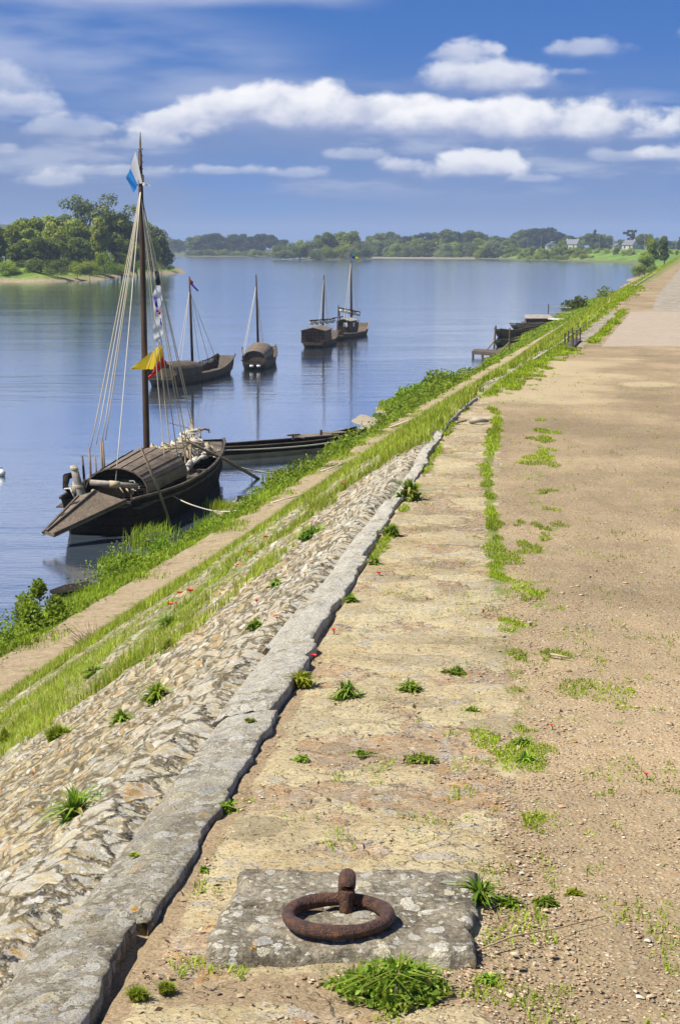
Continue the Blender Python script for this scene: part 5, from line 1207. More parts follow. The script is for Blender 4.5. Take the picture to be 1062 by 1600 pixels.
mrope([QR(334, 714, 50.5), QR(370, 729, 51.5), QR(420, 739, 52), QR(462, 741, 51.8), QR(505, 735, 51.3), sl(540, 722)], .022, 'pale mooring rope sagging below the punt to the towpath')
mrope([QR(252, 763, 44.2), QR(270, 775, 44), QR(300, 789, 43.5), QR(340, 799, 43.2), QR(385, 796, 42), QR(440, 781, 41), QR(490, 769, 40), sl(536, 757)], .020, 'pale mooring rope from the barge cabin over the muddy bar')
# buoy
c = P(2, 741, .05); root = empty('buoy', tuple(c)); tag(root, 'small white buoy floating at the left edge of the picture', 'buoy')
b = MB(); b.tube([(0, 0, -.08), (0, 0, -.03), (0, 0, .05), (0, 0, .12), (0, 0, .15)], [.05, .12, .14, .08, .02], 12); b.build('float', M_BUOY, root, True)
b = MB(); b.tube([(0, 0, .15), (0, 0, .18), (.03, 0, .2), (.05, 0, .17)], .01, 6); b.build('loop', M_TAR, root, True)

# ---------------------------------------------------------------- landing stages on the right
root = empty('landing_stage', tuple(P(765, 560, 0))); tag(root, 'low dark wooden jetty with two tall posts, nearest on the right bank', 'jetty')
W0 = root.location.copy(); lw = lambda px, py, z: P(px, py, z) - W0
b = MB()
a0, a1, a2, a3 = lw(737, 548, .38), lw(797, 553, .38), lw(796, 547.5, .38), lw(741, 545, .38)
b.prism([a0, a1, a2, a3], (0, 0, -.10)); b.build('deck', M_DARKW, root)
b = MB(); b.bar(a0 - Vector((0, .03, .12)), a1 - Vector((0, .03, .12)), .06, .16); b.build('fascia', M_TAR2, root)
for t in (.03, .28, .5, .74, .95): b = MB(); q_ = a0.lerp(a1, t); b.tube([q_ - Vector((0, -.05, .15)), q_ - Vector((0, -.05, .9))], .07, 6); b.build('pile', M_TAR2, root)
for (px, py0, py1) in ((773, 509, 546), (795, 513, 553)): b = MB(); Yp = P(px, py1, .38).y; b.tube([Q(px - (2 if px < 790 else 0), py1, Yp) - W0, Q(px + 1, py0, Yp) - W0], .055, 6); b.build('post', M_DARKW, root)
for (x0, y0, x1, y1) in ((760, 547, 773, 531), (783, 548, 795, 535)): b = MB(); b.tube([Q(x0, y0, 107) - W0, Q(x1, y1, 107) - W0], .04, 6); b.build('brace', M_POLE, root)
def smallboat(px0, py0, px1, py1, B, H, label, mat, rise=.6, draft=.1, name='moored_dinghy', grp='dark boats drawn up by the jetty', rake=1.6):
    a = P(px0, py0, 0); c = P(px1, py1, 0); an = math.atan2(c.y - a.y, c.x - a.x); L = (c - a).length
    e = empty(name, tuple(a), an); tag(e, label, 'boat', grp)
    h, s_ = hull_mb(L, B, H, stern=.8, bow=.45, rise_b=rise, rise_s=.05, rake_b=rake, floor=.15, draft=draft, th=.04); h.build('hull', mat, e); rails(s_, 0, L, e, M_BROWN, .03)
    b = MB()
    for t in (.3, .55, .75): hb, zg = at_st(s_, L * t); b.box((L * t, 0, zg - .1), (.2, 2 * hb - .1, .04))
    b.build('thwart', M_DECK, e); return e
smallboat(868, 511, 776, 528, .95, .26, 'dark brown boat with raised bow pointing at the river behind jetty posts', M_BROWN, .40)
smallboat(842, 527, 776, 543, .9, .20, 'black boat half hidden in reeds, nearer than the brown one', M_TAR2, .30)
smallboat(880, 507, 800, 515, 1.2, .30, 'grey weathered boat behind the brown boat', M_GREYW, .2)
root = empty('houseboat', tuple(P(840, 508, 0))); tag(root, 'low floating hut with pale flat roof behind the dark boats', 'houseboat'); W0 = root.location.copy()
b = MB(); b.box((0, 0, .1), (2.6, 2.2, .3)); b.build('pontoon', M_DARKW, root)
b = MB(); b.box((0, 0, .38), (2.1, 1.8, .36)); b.build('cabin', M_DARKW, root)
b = MB(); b.prism([(-1.25, -1.1, .56), (1.25, -1.1, .56), (1.05, 1.3, .78), (-1.0, 1.3, .78)], (0, 0, .06)); b.build('roof', M_GREYW, root)
root = empty('gangplank', tuple(P(874, 500, .5))); tag(root, 'white metal gangplank bridging from houseboat to bank', 'gangplank'); W0 = root.location.copy()
b = MB(); b.bar(P(855, 498, .55) - W0, P(892, 499.5, .62) - W0, .5, .08); b.build('deck', M_WPAINT, root)
for z, px in ((.55, 0), (1.0, 0)): b = MB(); b.tube([P(857, 499, .6) - W0 + Vector((0, .2, z)), P(892, 500, .62) - W0 + Vector((0, .2, z))], .03, 6); b.build('handrail', M_GREYW, root)
b = MB(); q_ = P(856, 499, .3) - W0; b.tube([q_, q_ + Vector((0, 0, 1.3))], .05, 6); b.build('post', M_TAR2, root)
# little railed footbridge on the quay
root = empty('footbridge_rail', tuple(P(891, 541, 4.9))); tag(root, 'low rusty railing with two rows of iron posts round a plate on the quay', 'railing'); W0 = root.location.copy()
b = MB(); b.prism([P(881, 543, 4.92) - W0, P(894, 544, 4.92) - W0, P(908, 530, 4.92) - W0, P(893, 530, 4.92) - W0], (0, 0, .015)); b.build('plate', M_RAIL, root)
for (px, py0, py1) in ((881.5, 522, 541), (887, 518, 536), (894, 519, 543), (900, 517, 537), (905.5, 513, 531), (893, 513, 531)):
    p = P(px, py1, 4.92); h = (py1 - py0) / F * p.y; b = MB(); b.tube([p - W0, p - W0 + Vector((0, 0, h))], .012, 6); b.tube([p - W0 + Vector((0, 0, h)), p - W0 + Vector((0, 0, h + .012))], .016, 6); b.build('post', M_RAIL, root)
# raised kerb stones: thin pale stone line bordering the verge, and the kerb of the concrete platform
def kerb(pts, w, h, label, mat):
    e = empty('kerb', tuple(pts[0])); o0 = Vector(pts[0]); tag(e, label, 'kerb'); b = MB()
    for i in range(len(pts) - 1): 
        d = (Vector(pts[i + 1]) - Vector(pts[i])); b.bar(Vector(pts[i]) - o0, Vector(pts[i + 1]) - o0 - d.normalized() * .02, w, h)
    b.build('kerb_stones', mat, e)
kerb([(float(C(y)) + .02, y, 4.915) for y in np.arange(26, 110, 1.6)], .04, .045, 'thin pale stone kerb edging the far grassy verge', M_COPING)

# ---------------------------------------------------------------- trees
def crown_mesh(name, blobs, n, size, seed):
    g = np.random.default_rng(seed); bl = np.array(blobs, float); w = bl[:, 3] ** 2; w /= w.sum(); idx = g.choice(len(bl), n, p=w)
    d = g.normal(size=(n, 3)); d[:, 2] += .15; d /= np.linalg.norm(d, axis=1)[:, None]
    rad = bl[idx, 3] * (.48 + .68 * g.random(n) ** .8); c = bl[idx, :3] + d * rad[:, None] * np.array([1, 1, .85])
    nrm = d + g.normal(size=(n, 3)) * .55; nrm /= np.linalg.norm(nrm, axis=1)[:, None]
    a = np.cross(nrm, g.normal(size=(n, 3))); a /= np.linalg.norm(a, axis=1)[:, None]; b = np.cross(nrm, a); s = (size * (.6 + .8 * g.random(n)))[:, None] * .5
    V = np.stack([c - a * s - b * s * .4, c + a * s * .2 - b * s, c + a * s + b * s * .3, c - a * s * .1 + b * s], 1).reshape(-1, 3)
    cl = g.random(len(bl)); r = np.clip(.55 * g.random(n) + .45 * cl[idx], 0, 1)
    return npmesh(name, V, [np.arange(n)[:, None] * 4 + np.array([[0, 1, 2, 3]])], dict(rnd=np.repeat(r, 4)))
def trunk_mesh(h, r, blobs, k=9):
    b = MB(); b.tube([(0, 0, -.5), (.1, 0, h * .3), (.0, .1, h * .6), (.1, 0, h * .85)], [r * 1.2, r, r * .7, r * .3], 8)
    for cx, cy, cz, cr in blobs[:k]:
        z0 = min(cz * .6, h * .7); b.tube([(0, 0, z0), (cx * .5, cy * .5, (z0 + cz) / 2), (cx, cy, cz)], [r * .4, r * .28, r * .08], 5)
    me = bpy.data.meshes.new('trunk'); me.from_pydata(b.v, [], b.f); me.update(); return me
def make_blobs(kind, seed):
    g = random.Random(seed); B = []
    if kind == 'round':
        for _ in range(16): a = g.random() * 2 * PI; r = g.random() ** .5 * .30; z = .38 + g.random() * .50; f = math.sin(min(1, (1.02 - z) / .45) * PI / 2); B.append((r * math.cos(a) * f, r * math.sin(a) * f, z, .10 + .07 * g.random()))
    elif kind == 'bushy':
        for _ in range(20): a = g.random() * 2 * PI; z = .12 + g.random() * .74; r = g.random() ** .5 * .36 * (1.05 - .65 * z); B.append((r * math.cos(a), r * math.sin(a), z, .11 + .07 * g.random()))
    elif kind == 'tall':
        for _ in range(20): a = g.random() * 2 * PI; z = .22 + g.random() * .68; r = g.random() ** .5 * .17 * (1.15 - .6 * z); B.append((r * math.cos(a), r * math.sin(a), z, .075 + .05 * g.random()))
    elif kind == 'feathery':
        for _ in range(26): a = g.random() * 2 * PI; z = .40 + g.random() * .55; r = (.05 + g.random() * .25); B.append((r * math.cos(a), r * math.sin(a), z, .06 + .07 * g.random()))
    elif kind == 'low':
        for _ in range(16): a = g.random() * 2 * PI; z = .15 + g.random() * .55; r = g.random() ** .5 * .55 * (1.1 - z); B.append((r * math.cos(a), r * math.sin(a), z, .16 + .10 * g.random()))
    elif kind == 'conifer':
        for i in range(22): z = .12 + .84 * i / 22; a = g.random() * 2 * PI; r = .16 * (1 - z) * 1.1; B.append((r * math.cos(a), r * math.sin(a), z, .035 + .11 * (1 - z)))
    elif kind == 'cedar':
        for i in range(7):
            z = .35 + .09 * i; 
            for q in range(4): a = g.random() * 2 * PI; r = .22 * g.random() + .06; B.append((r * math.cos(a), r * math.sin(a), z, .06))
    return B
TV = {}
NL = dict(round=5200, bushy=6200, tall=4800, feathery=3600, low=4200, conifer=4200, cedar=3200)
for kd in NL:
    for v in range(3 if kd in ('round', 'bushy', 'low', 'tall') else 1):
        bl = make_blobs(kd, 31 * v + len(kd) * 7); TV[(kd, v)] = (crown_mesh('crown', bl, NL[kd], .040 if kd not in ('feathery',) else .026, v * 5 + 3), trunk_mesh(.9, .018 if kd != 'low' else .01, bl))
TC = {}
def tree(kd, v, x, y, z, h, tint, label, group=None, cat='tree', name=None, wide=1.0, trunk=True, rz=None):
    cm, tm = TV[(kd, v % (3 if kd in ('round', 'bushy', 'low', 'tall') else 1))]
    key = (cm.name, tint)
    if key not in TC: c = cm.copy(); c.materials.clear(); c.materials.append(M_T[tint]); TC[key] = c
    r = empty(name or {'low': 'bush', 'conifer': 'conifer_tree', 'cedar': 'cedar_tree', 'tall': 'poplar_tree', 'feathery': 'tall_tree'}.get(kd, 'broadleaf_tree'), (x, y, z), random.random() * 6 if rz is None else rz)
    r.scale = (h * wide, h * wide, h); tag(r, label, cat, group)
    o = bpy.data.objects.new('crown', TC[key]); COL.objects.link(o); o.parent = r
    if trunk:
        if not len(tm.materials): tm.materials.append(M_BARK)
        o = bpy.data.objects.new('trunk', tm); COL.objects.link(o); o.parent = r
    return r
def tpx(kd, v, px, ytop, Y, zb, tint, label, group=None, wide=1.0, trunk=True, cat='tree'):
    p = Q(px, ytop, Y); return tree(kd, v, p.x, Y, zb, (p.z - zb) / .98, tint, label, group, cat, wide=wide, trunk=trunk)
# left bank wood
G = 'trees of the left bank wood'

LB = [('bushy', -12, 352, 372, 'dark', 1.1), ('round', 8, 346, 378, 'mid', 1.1), ('round', 30, 340, 384, 'mid', 1.0), ('bushy', 48, 334, 392, 'dark', .9), ('round', 66, 332, 390, 'mid', 1.0), ('bushy', 84, 338, 380, 'light', .9),
      ('tall', 100, 330, 392, 'grey', 1.1), ('feathery', 131, 305, 400, 'grey', 1.1), ('round', 118, 338, 385, 'mid', 1.0), ('feathery', 170, 321, 402, 'mid', 1.2), ('bushy', 150, 342, 384, 'light', .8), ('round', 186, 330, 405, 'dark', 1.0),
      ('bushy', 206, 340, 405, 'mid', .9), ('round', 224, 340, 415, 'mid', .9), ('bushy', 243, 344, 425, 'grey', .85), ('bushy', 252, 366, 432, 'mid', .8), ('round', 236, 362, 420, 'light', .8), ('bushy', 30, 366, 365, 'dark', 1.1),
      ('bushy', -20, 366, 360, 'dark', 1.2), ('bushy', 62, 364, 368, 'dark', 1.1), ('bushy', 92, 362, 370, 'dark', 1.0), ('bushy', 125, 364, 372, 'dark', 1.1), ('bushy', 190, 366, 385, 'dark', 1.1), ('bushy', 215, 370, 395, 'mid', 1.1), ('tall', 155, 334, 380, 'light', .9), ('tall', 42, 350, 372, 'light', .9)]
LBL = {('bushy', 'dark'): 'dark dense tree in the left bank wood', ('round', 'mid'): 'mid green rounded tree on the left bank', ('bushy', 'mid'): 'mid green bushy tree on the left bank', ('bushy', 'light'): 'bright green bushy tree on the left bank', ('round', 'dark'): 'dark rounded tree behind the tall barge shrouds',
       ('bushy', 'grey'): 'grey green tree at the tip of the left bank wood', ('round', 'light'): 'light green round tree near the tip of the left bank', ('tall', 'light'): 'slender pale stemmed tree in front of the left wood', ('tall', 'grey'): 'slender grey green tree in the left wood'}
for i, (kd, px, yt, Y, ti, w) in enumerate(LB):
    lab = {131: 'tallest feathery crowned tree rising above the left wood', 170: 'second tall feathery tree right of the tallest'}.get(px, LBL.get((kd, ti), 'tree on the left bank'))
    tpx(kd, i, px, yt + (7 if kd != 'feathery' else 3), Y, 2.0, ti, lab, G, w * 1.08)
for i, (px, yt, Y, ti, w, lab) in enumerate([(165, 386, 362, 'yellow', .75, 'bright yellow green bush at the left shore'), (12, 404, 352, 'mid', 1.3, 'low bush at the left edge of the left shore'), (55, 398, 353, 'dark', 1.1, 'dark low bush on the left shore'), (88, 400, 352, 'dark', 1.1, 'dark spreading bush on the left shore'),
                                      (205, 402, 375, 'dark', 1.0, 'dark bush behind the barge mast on the left shore'), (235, 398, 410, 'mid', 1.0, 'bush near the point of the left shore'), (255, 404, 440, 'grey', 1.1, 'pale scrubby bush at the very point of the left shore'),
                                      (140, 405, 358, 'light', 1.3, 'low light green scrub on the sandy left shore'), (120, 404, 357, 'light', 1.4, 'second low scrub on the sandy left shore'), (185, 408, 366, 'mid', 1.2, 'small bush right of the yellow green bush'), (268, 413, 452, 'grey', 1.6, 'tiny pale scrub on the tip of the left shore')]):
    tpx('low', i, px, yt, Y, 1.0, ti, lab, 'bushes on the left shore', w, cat='bush')
# far left dark wood
def row(px0, px1, step, ytf, Y, zb, kds, tints, lab, grp, jy=20, wide=1.2, jt=3):
    px = px0; i = 0; Y0 = Y
    while px < px1:
        Y = Y0 if not callable(Y0) else Y0(px)
        yt = np.interp(px, [a for a, _ in ytf], [b for _, b in ytf]) + random.uniform(-jt, jt); kd = random.choice(kds)
        tpx(kd, i, px, yt, Y + random.uniform(-jy, jy), zb, random.choice(tints), lab, grp, wide * random.uniform(.85, 1.2)); px += step * random.uniform(.7, 1.3); i += 1
row(262, 302, 9, [(262, 372), (300, 374)], 1560, 2, ['round', 'bushy'], ['mid', 'dark'], 'dim blue green tree at the foot of the far hill', 'trees below the hill', 30, 1.2)
row(302, 445, 9, [(302, 368), (335, 366), (350, 371), (370, 366), (392, 371), (410, 366), (430, 371), (445, 372)], 1290, 2, ['round', 'bushy'], ['blue', 'dark'], 'dark tree in the far wood behind the two left boats', 'dark far wood upstream', 20, 1.3)
row(296, 448, 8, [(300, 389), (445, 390)], lambda x: 1212, .4, ['low'], ['dark', 'mid', 'grey'], 'low bush at the waterline of the far dark wood', 'bushes under the far wood', 8, 1.4, 2)
# island
n = 60; isl = []
for i in range(7):
    for j in range(n):
        a = 2 * PI * j / n; r = 1 - i / 6.0; k = 1 + .12 * math.sin(3 * a) + .06 * math.sin(9 * a); isl.append((-8 + 24.0 * r * k * math.cos(a), 925 + 32 * r * k * math.sin(a), -.4 + 1.6 * (i / 6) ** .6))
me = npmesh('island', isl, [[(i * n + j, i * n + (j + 1) % n, (i + 1) * n + (j + 1) % n, (i + 1) * n + j) for i in range(6) for j in range(n)]])
tag(link('island', me, M_TERR, None, True), 'small grassy wooded island in midstream', kind='structure')
for px, yt, Y, ti, w, kd, lab in [(440, 378, 905, 'grey', 1.5, 'low', 'grey green willow at the left tip of the island'), (455, 374, 905, 'grey', 1.2, 'low', 'second willow from the island left tip'), (470, 374, 906, 'mid', 1.2, 'bushy', 'rounded tree left of the tall island trees'),
                              (484, 372, 908, 'grey', 1.2, 'low', 'willow beneath the tall island trees on their left'), (500, 366, 925, 'dark', 1.2, 'bushy', 'leftmost tall dark island tree'), (512, 364, 922, 'dark', 1.1, 'round', 'tall dark island tree beside the leftmost'), (524, 364, 926, 'dark', 1.1, 'bushy', 'tall dark island tree in the middle'),
                              (537, 362, 924, 'mid', 1.1, 'bushy', 'tall island tree just right of the middle'), (549, 361, 915, 'light', 1.1, 'bushy', 'light green tallest island tree behind the yellow pennant'), (560, 370, 910, 'grey', 1.2, 'low', 'broad willow right of the island grass patch'), (569, 379, 906, 'grey', 1.1, 'low', 'low willow at the right tip of the island'),
                              (493, 386, 897, 'grey', 1.3, 'low', 'small willow by the island grass patch'), (448, 388, 898, 'grey', 1.6, 'low', 'low willow at the waterline, island left side'), (553, 384, 899, 'grey', 1.3, 'low', 'low willow at the waterline, island right side'), (530, 380, 905, 'mid', 1.2, 'low', 'bush below the middle dark island trees'), (512, 382, 902, 'mid', 1.2, 'low', 'bush below the left dark island trees'), (425 + 10, 391, 902, 'grey', 1.8, 'low', 'lowest bush at the outermost left tip of island')]:
    tpx(kd, int(px), px, yt, Y, .9, ti, lab, 'trees of the midstream island', w, cat='tree' if kd != 'low' else 'willow')
# far right tree lines
row(572, 640, 9, [(572, 372), (590, 368), (604, 362), (620, 368), (640, 372)], 1190, 2, ['round', 'bushy'], ['dark', 'mid'], 'dark tree behind the right end of the island', 'trees beyond the island', 15, 1.2)
row(628, 800, 8.5, [(628, 370), (660, 366), (680, 362), (712, 362), (740, 362), (760, 368), (800, 372)], 1130, 3, ['round', 'bushy', 'tall'], ['blue', 'dark', 'dark'], 'far tree in the long pale green wood', 'long far wood', 15, 1.25)
row(575, 815, 9, [(615, 378), (650, 372), (700, 376), (760, 376), (800, 380)], lambda x: float(np.interp(x, [586, 722, 811], [1075, 1022, 955])), .5, ['low', 'bushy'], ['grey', 'dark', 'mid'], 'pale willow along the far sandy shore', 'willows on the far shore', 8, 1.2)
me = npmesh('sandbank', [(P(x, y, .25)) for x, y in ((578, 404.2), (640, 404.8), (742, 405.2), (744, 403.6), (640, 402.6), (590, 402.4))], [[(0, 1, 2, 3, 4, 5)]]); 
b = MB(); b.prism([P(x, y, .0) for x, y in ((578, 403.6), (640, 404.4), (742, 405.0), (744, 403.4), (640, 402.4), (590, 402.2))], (0, 0, .5)); tag(b.build('sandbank', M_BAR), 'thin bright sandbank on the far shore', kind='structure')
row(798, 905, 8, [(798, 372), (815, 360), (830, 356), (850, 357), (866, 360), (885, 368), (905, 372)], 1190, 4.2, ['round', 'bushy'], ['blue', 'dark'], 'dark tall tree behind the far field', 'dark trees behind the field', 15, 1.4, 2)
row(905, 952, 7, [(905, 369), (930, 366), (952, 367)], 1100, 4.2, ['round', 'bushy'], ['dark', 'mid'], 'dark tree between the two far houses', 'dark trees between far houses', 15, 1.2, 2)
row(952, 1075, 9, [(952, 375), (985, 374), (1010, 366), (1035, 376), (1075, 377)], 1150, 4.2, ['round', 'bushy'], ['dark', 'mid'], 'distant tree behind the right hand house', 'trees right of the far houses', 15, 1.1, 2)
tpx('conifer', 0, 929, 358, 1090, 4.2, 'blue', 'pointed dark conifer left of the right hand house', None, 1.0)
tpx('cedar', 0, 986, 358, 1020, 4.2, 'blue', 'flat tiered dark cedar above the right hand house', None, 1.2)
tpx('round', 0, 1005, 364, 1015, 4.2, 'dark', 'round dark tree right of the cedar', None, 1.3)
tpx('conifer', 0, 1062, 369, 1000, 4.2, 'blue', 'dark pointed tree at the right edge of the picture', None, 1.2)
for i, (px, yt, Y, ti, w) in enumerate([(760, 376, 1010, 'grey', 1.3), (775, 372, 985, 'grey', 1.3), (790, 378, 970, 'grey', 1.2), (748, 372, 1030, 'mid', 1.3), (832, 385, 915, 'mid', 1.0), (845, 385, 905, 'mid', 1.0), (866, 384, 880, 'mid', .9), (878, 375, 875, 'mid', .8), (891, 385, 870, 'mid', .9), (905, 384, 860, 'mid', .8), (918, 386, 850, 'light', 1.0), (932, 387, 840, 'light', .9), (948, 388, 820, 'light', 1.0), (962, 386, 800, 'light', .9), (985, 386, 770, 'light', 1.1), (975, 391, 780, 'light', 1.1), (822, 388, 920, 'mid', 1.1)]):
    tpx('bushy' if ti != 'grey' else 'low', i, px, yt, Y, .8, ti, 'waterside ' + {'grey': 'pale willow at the left end of the right hand field', 'mid': 'dark green bush at the shore of the far field', 'light': 'light green bush at the shore of the near field end'}[ti], 'shore bushes below the far field', w, cat='bush')
row(818, 1000, 8, [(818, 390), (870, 388), (1000, 392)], 860, .6, ['low', 'bushy'], ['mid', 'light'], 'green bush along the shore in front of the field', 'bushes in front of the field', 20, 1.3, 3)
row(828, 1000, 11, [(828, 396), (1000, 399)], 830, .6, ['low'], ['mid', 'light'], 'low scrub along the waterline of the far field', 'low scrub below the field', 25, 1.5, 2)
# nearer right bank trees
tpx('bushy', 1, 1019, 372, 400, 1.0, 'mid', 'dark green bushy tree on the right bank by the quay end', None, .80)
tpx('bushy', 2, 1008, 392, 395, 1.0, 'light', 'lower light green growth on the left of the quay end tree', None, 1.1)
tpx('tall', 0, 1036, 370, 415, 2.5, 'dark', 'dark spire topped tree beside the quay end tree', None, 1.0)
tpx('low', 2, 999, 409, 385, .3, 'mid', 'bush at the waterline under the quay end tree', None, 1.2, cat='bush')
tpx('low', 0, 984, 441, 330, .4, 'mid', 'low bush at the waterline nearer than the quay end tree', None, .9, cat='bush')
row(1046, 1075, 9, [(1046, 388), (1075, 389)], 520, 4.2, ['low'], ['yellow', 'light'], 'yellow green bush at the right edge beyond the quay', 'bushes beyond the quay end', 30, 1.0, 2)

# ---------------------------------------------------------------- houses and poles
def house(px, Y, w, d, hw, hr, rz, label, gable=True, zb=4.6):
    w *= .62; d *= .62; hw *= .62; hr *= .62; zb = 5.0
    p = Q(px, 386, Y); e = empty('house', (p.x, Y, zb), rz); tag(e, label, 'house')
    b = MB(); b.prism([(-w / 2, -d / 2, 0), (w / 2, -d / 2, 0), (w / 2, -d / 2, hw), (0, -d / 2, hw + hr), (-w / 2, -d / 2, hw)], (0, d, 0)); b.build('wall', M_WALLH, e)
    b = MB()
    for sg in (-1, 1):
        b.prism([(0, -d / 2 - .3, hw + hr + .15), (sg * (w / 2 + .3), -d / 2 - .3, hw - .15), (sg * (w / 2 + .3), d / 2 + .3, hw - .15), (0, d / 2 + .3, hw + hr + .15)], (0, 0, .15))
    rf = b.build('roof', M_SLATE, e)
    for yy in (-d / 2 + .6, d / 2 - .6): b = MB(); b.box((0, yy, hw + hr + .2), (.45, .6, 1.0)); c_ = b.build('chimney', M_WALLH, rf)
    for xx in (-w * .22, w * .22):
        for zz in (hw * .28, hw * .75):
            b = MB(); b.box((xx, -d / 2 - .02, zz + .1), (.6, .08, .8)); b.build('window', M_GLASS, e)
    for yy in (-d * .25, d * .25):
        for sg in (-1, 1): b = MB(); b.box((sg * (w / 2 + .02), yy, hw * .5), (.08, .9, 1.3)); b.build('window', M_GLASS, e)
house(862, 1120, 12, 9, 3.6, 2.6, .1, 'white farmhouse farthest left, half hidden by trees')
house(894, 1060, 7.5, 13, 4.4, 4.0, .9, 'white gabled house with chimneys left of the conifer')
house(901, 1066, 6.5, 8, 3.8, 3.6, .2, 'white house wing touching the gabled house')
house(984, 985, 8.5, 11, 3.6, 3.8, .75, 'stone house with steep gable under the cedar')
house(963, 1060, 7, 6, 2.6, 1.8, .3, 'low pale outbuilding left of the stone house')
for i, (px, yt, Y) in enumerate([(824, 374, 1120), (845, 368, 1120), (936, 366, 1000), (958, 374, 1060), (1007, 366, 900)]):
    p = Q(px, yt, Y); e = empty('utility_pole', (p.x, Y, 4.4)); tag(e, ['utility pole in the field below the dark trees, left one', 'utility pole in the field below the dark trees, right one', 'utility pole in front of trees between the houses', 'thin utility pole left of the stone house', 'tall pale utility pole right of the cedar'][i], 'utility pole', 'utility poles')
    b = MB(); b.tube([(0, 0, 0), (0, 0, p.z - 4.4)], [.16, .11], 6); b.build('pole', M_POLE, e); b = MB(); b.box((0, 0, p.z - 4.9), (1.2, .12, .12)); b.build('crossarm', M_POLE, e)

# ---------------------------------------------------------------- world
SUN_EL = 56.0; SUN_AZ = 250.0   # compass style, 0 = +Y, clockwise
w = bpy.data.worlds.new('World'); sc.world = w; w.use_nodes = True
t = NT(w.node_tree); bg = next(n for n in t.n if n.type == 'BACKGROUND')
gv = t.node('ShaderNodeNewGeometry').outputs['Incoming']; dirv = t.vm('MULTIPLY', gv, (-1, -1, -1))
dirv = t.node('ShaderNodeTexCoord').outputs['Generated']
dx, dy, dz = t.sep(dirv)
az_ = t.m('MULTIPLY', t.m('ARCTAN2', dx, dy), 2.9); el = t.m('MULTIPLY', t.m('ARCSINE', dz), 2.9)     # kilo-pixel units of the long lens
# the clear air between the clouds is deep blue low down: sample the sky a little higher
zz = t.m('ADD', t.m('MULTIPLY', t.m('MAXIMUM', dz, 0.0), .93), .14)
sky = t.node('ShaderNodeTexSky', sky_type='NISHITA', sun_disc=False, sun_elevation=math.radians(SUN_EL), sun_rotation=math.radians(SUN_AZ), air_density=1.0, dust_density=.3, ozone_density=2.0)
t._set(sky.inputs[0], t.comb(dx, dy, zz))
SKY_S = .10
base = t.scale(sky.outputs[0], SKY_S)
base = t.mix(1.0, base, t.ramp(t.mr(el, 0, 1.0, 0, 1, False), [(0, (.46, .64, 1.0)), (.12, (.42, .62, 1.02)), (.36, (.27, .55, 1.02)), (1, (.42, .66, 1.05))]), 'MULTIPLY')
pv = t.comb(az_, el, 0)
def nz_(sx, sy, det=6, ro=.55, off=(0, 0, 0), dis=0): return t.noise(t.vm('ADD', t.vm('MULTIPLY', pv, (sx, sy, 1)), off), 1.0, det, ro, dis)
col = base
# broad soft grey stratus low down and at the left
n_s = nz_(1.6, 7, 5, .55, (3, 1, 0))
band = t.m('MULTIPLY', t.mr(el, .30, .17), t.mr(el, -.02, .05))
leftw = t.mr(az_, .15, -.35, .80, 1.0)
m_s = t.m('MULTIPLY', t.m('MULTIPLY', t.mr(n_s, .28, .54), band), leftw)
col = t.mix(t.m('MULTIPLY', m_s, .85), col, (.185, .265, .475))
# pale stratus streaks
n_p = nz_(4.0, 19, 5, .55, (9, 4, 0)); m_p = t.m('MULTIPLY', t.m('MULTIPLY', t.mr(n_p, .50, .68), t.mr(el, .27, .18)), t.mr(el, .06, .11))
col = t.mix(t.m('MULTIPLY', m_p, .60), col, (.50, .55, .70))
# high soft streaks upper left
n_c = nz_(2.0, 9, 5, .5, (1.3, 8.2, 0)); tilt = t.m('ADD', el, t.m('MULTIPLY', az_, .18))
m_c = t.m('MULTIPLY', t.mr(n_c, .34, .60), t.m('MULTIPLY', t.mr(az_, .10, -.25), t.m('MULTIPLY', t.mr(tilt, .12, .19), t.mr(tilt, .34, .24))))
col = t.mix(t.m('MULTIPLY', m_c, .85), col, (.36, .44, .66))
n_t = nz_(2.4, 10, 5, .5, (5.3, 2.2, 0)); m_t = t.m('MULTIPLY', t.mr(t.m('ADD', el, t.m('MULTIPLY', t.m('SUBTRACT', n_t, .5), .05)), .355, .385), t.mr(az_, .10, -.10))
m_t = t.m('MULTIPLY', m_t, t.mr(el, .62, .45)); col = t.mix(t.m('MULTIPLY', m_t, .85), col, (.62, .65, .76))
# higher sky (only seen mirrored in the near water): broken cloud
n_h = nz_(.9, 1.9, 5, .5, (2, 7, 0)); m_h = t.m('MULTIPLY', t.mr(n_h, .50, .66), t.mr(el, .42, .55)); col = t.mix(t.m('MULTIPLY', m_h, .75), col, (.60, .64, .72))
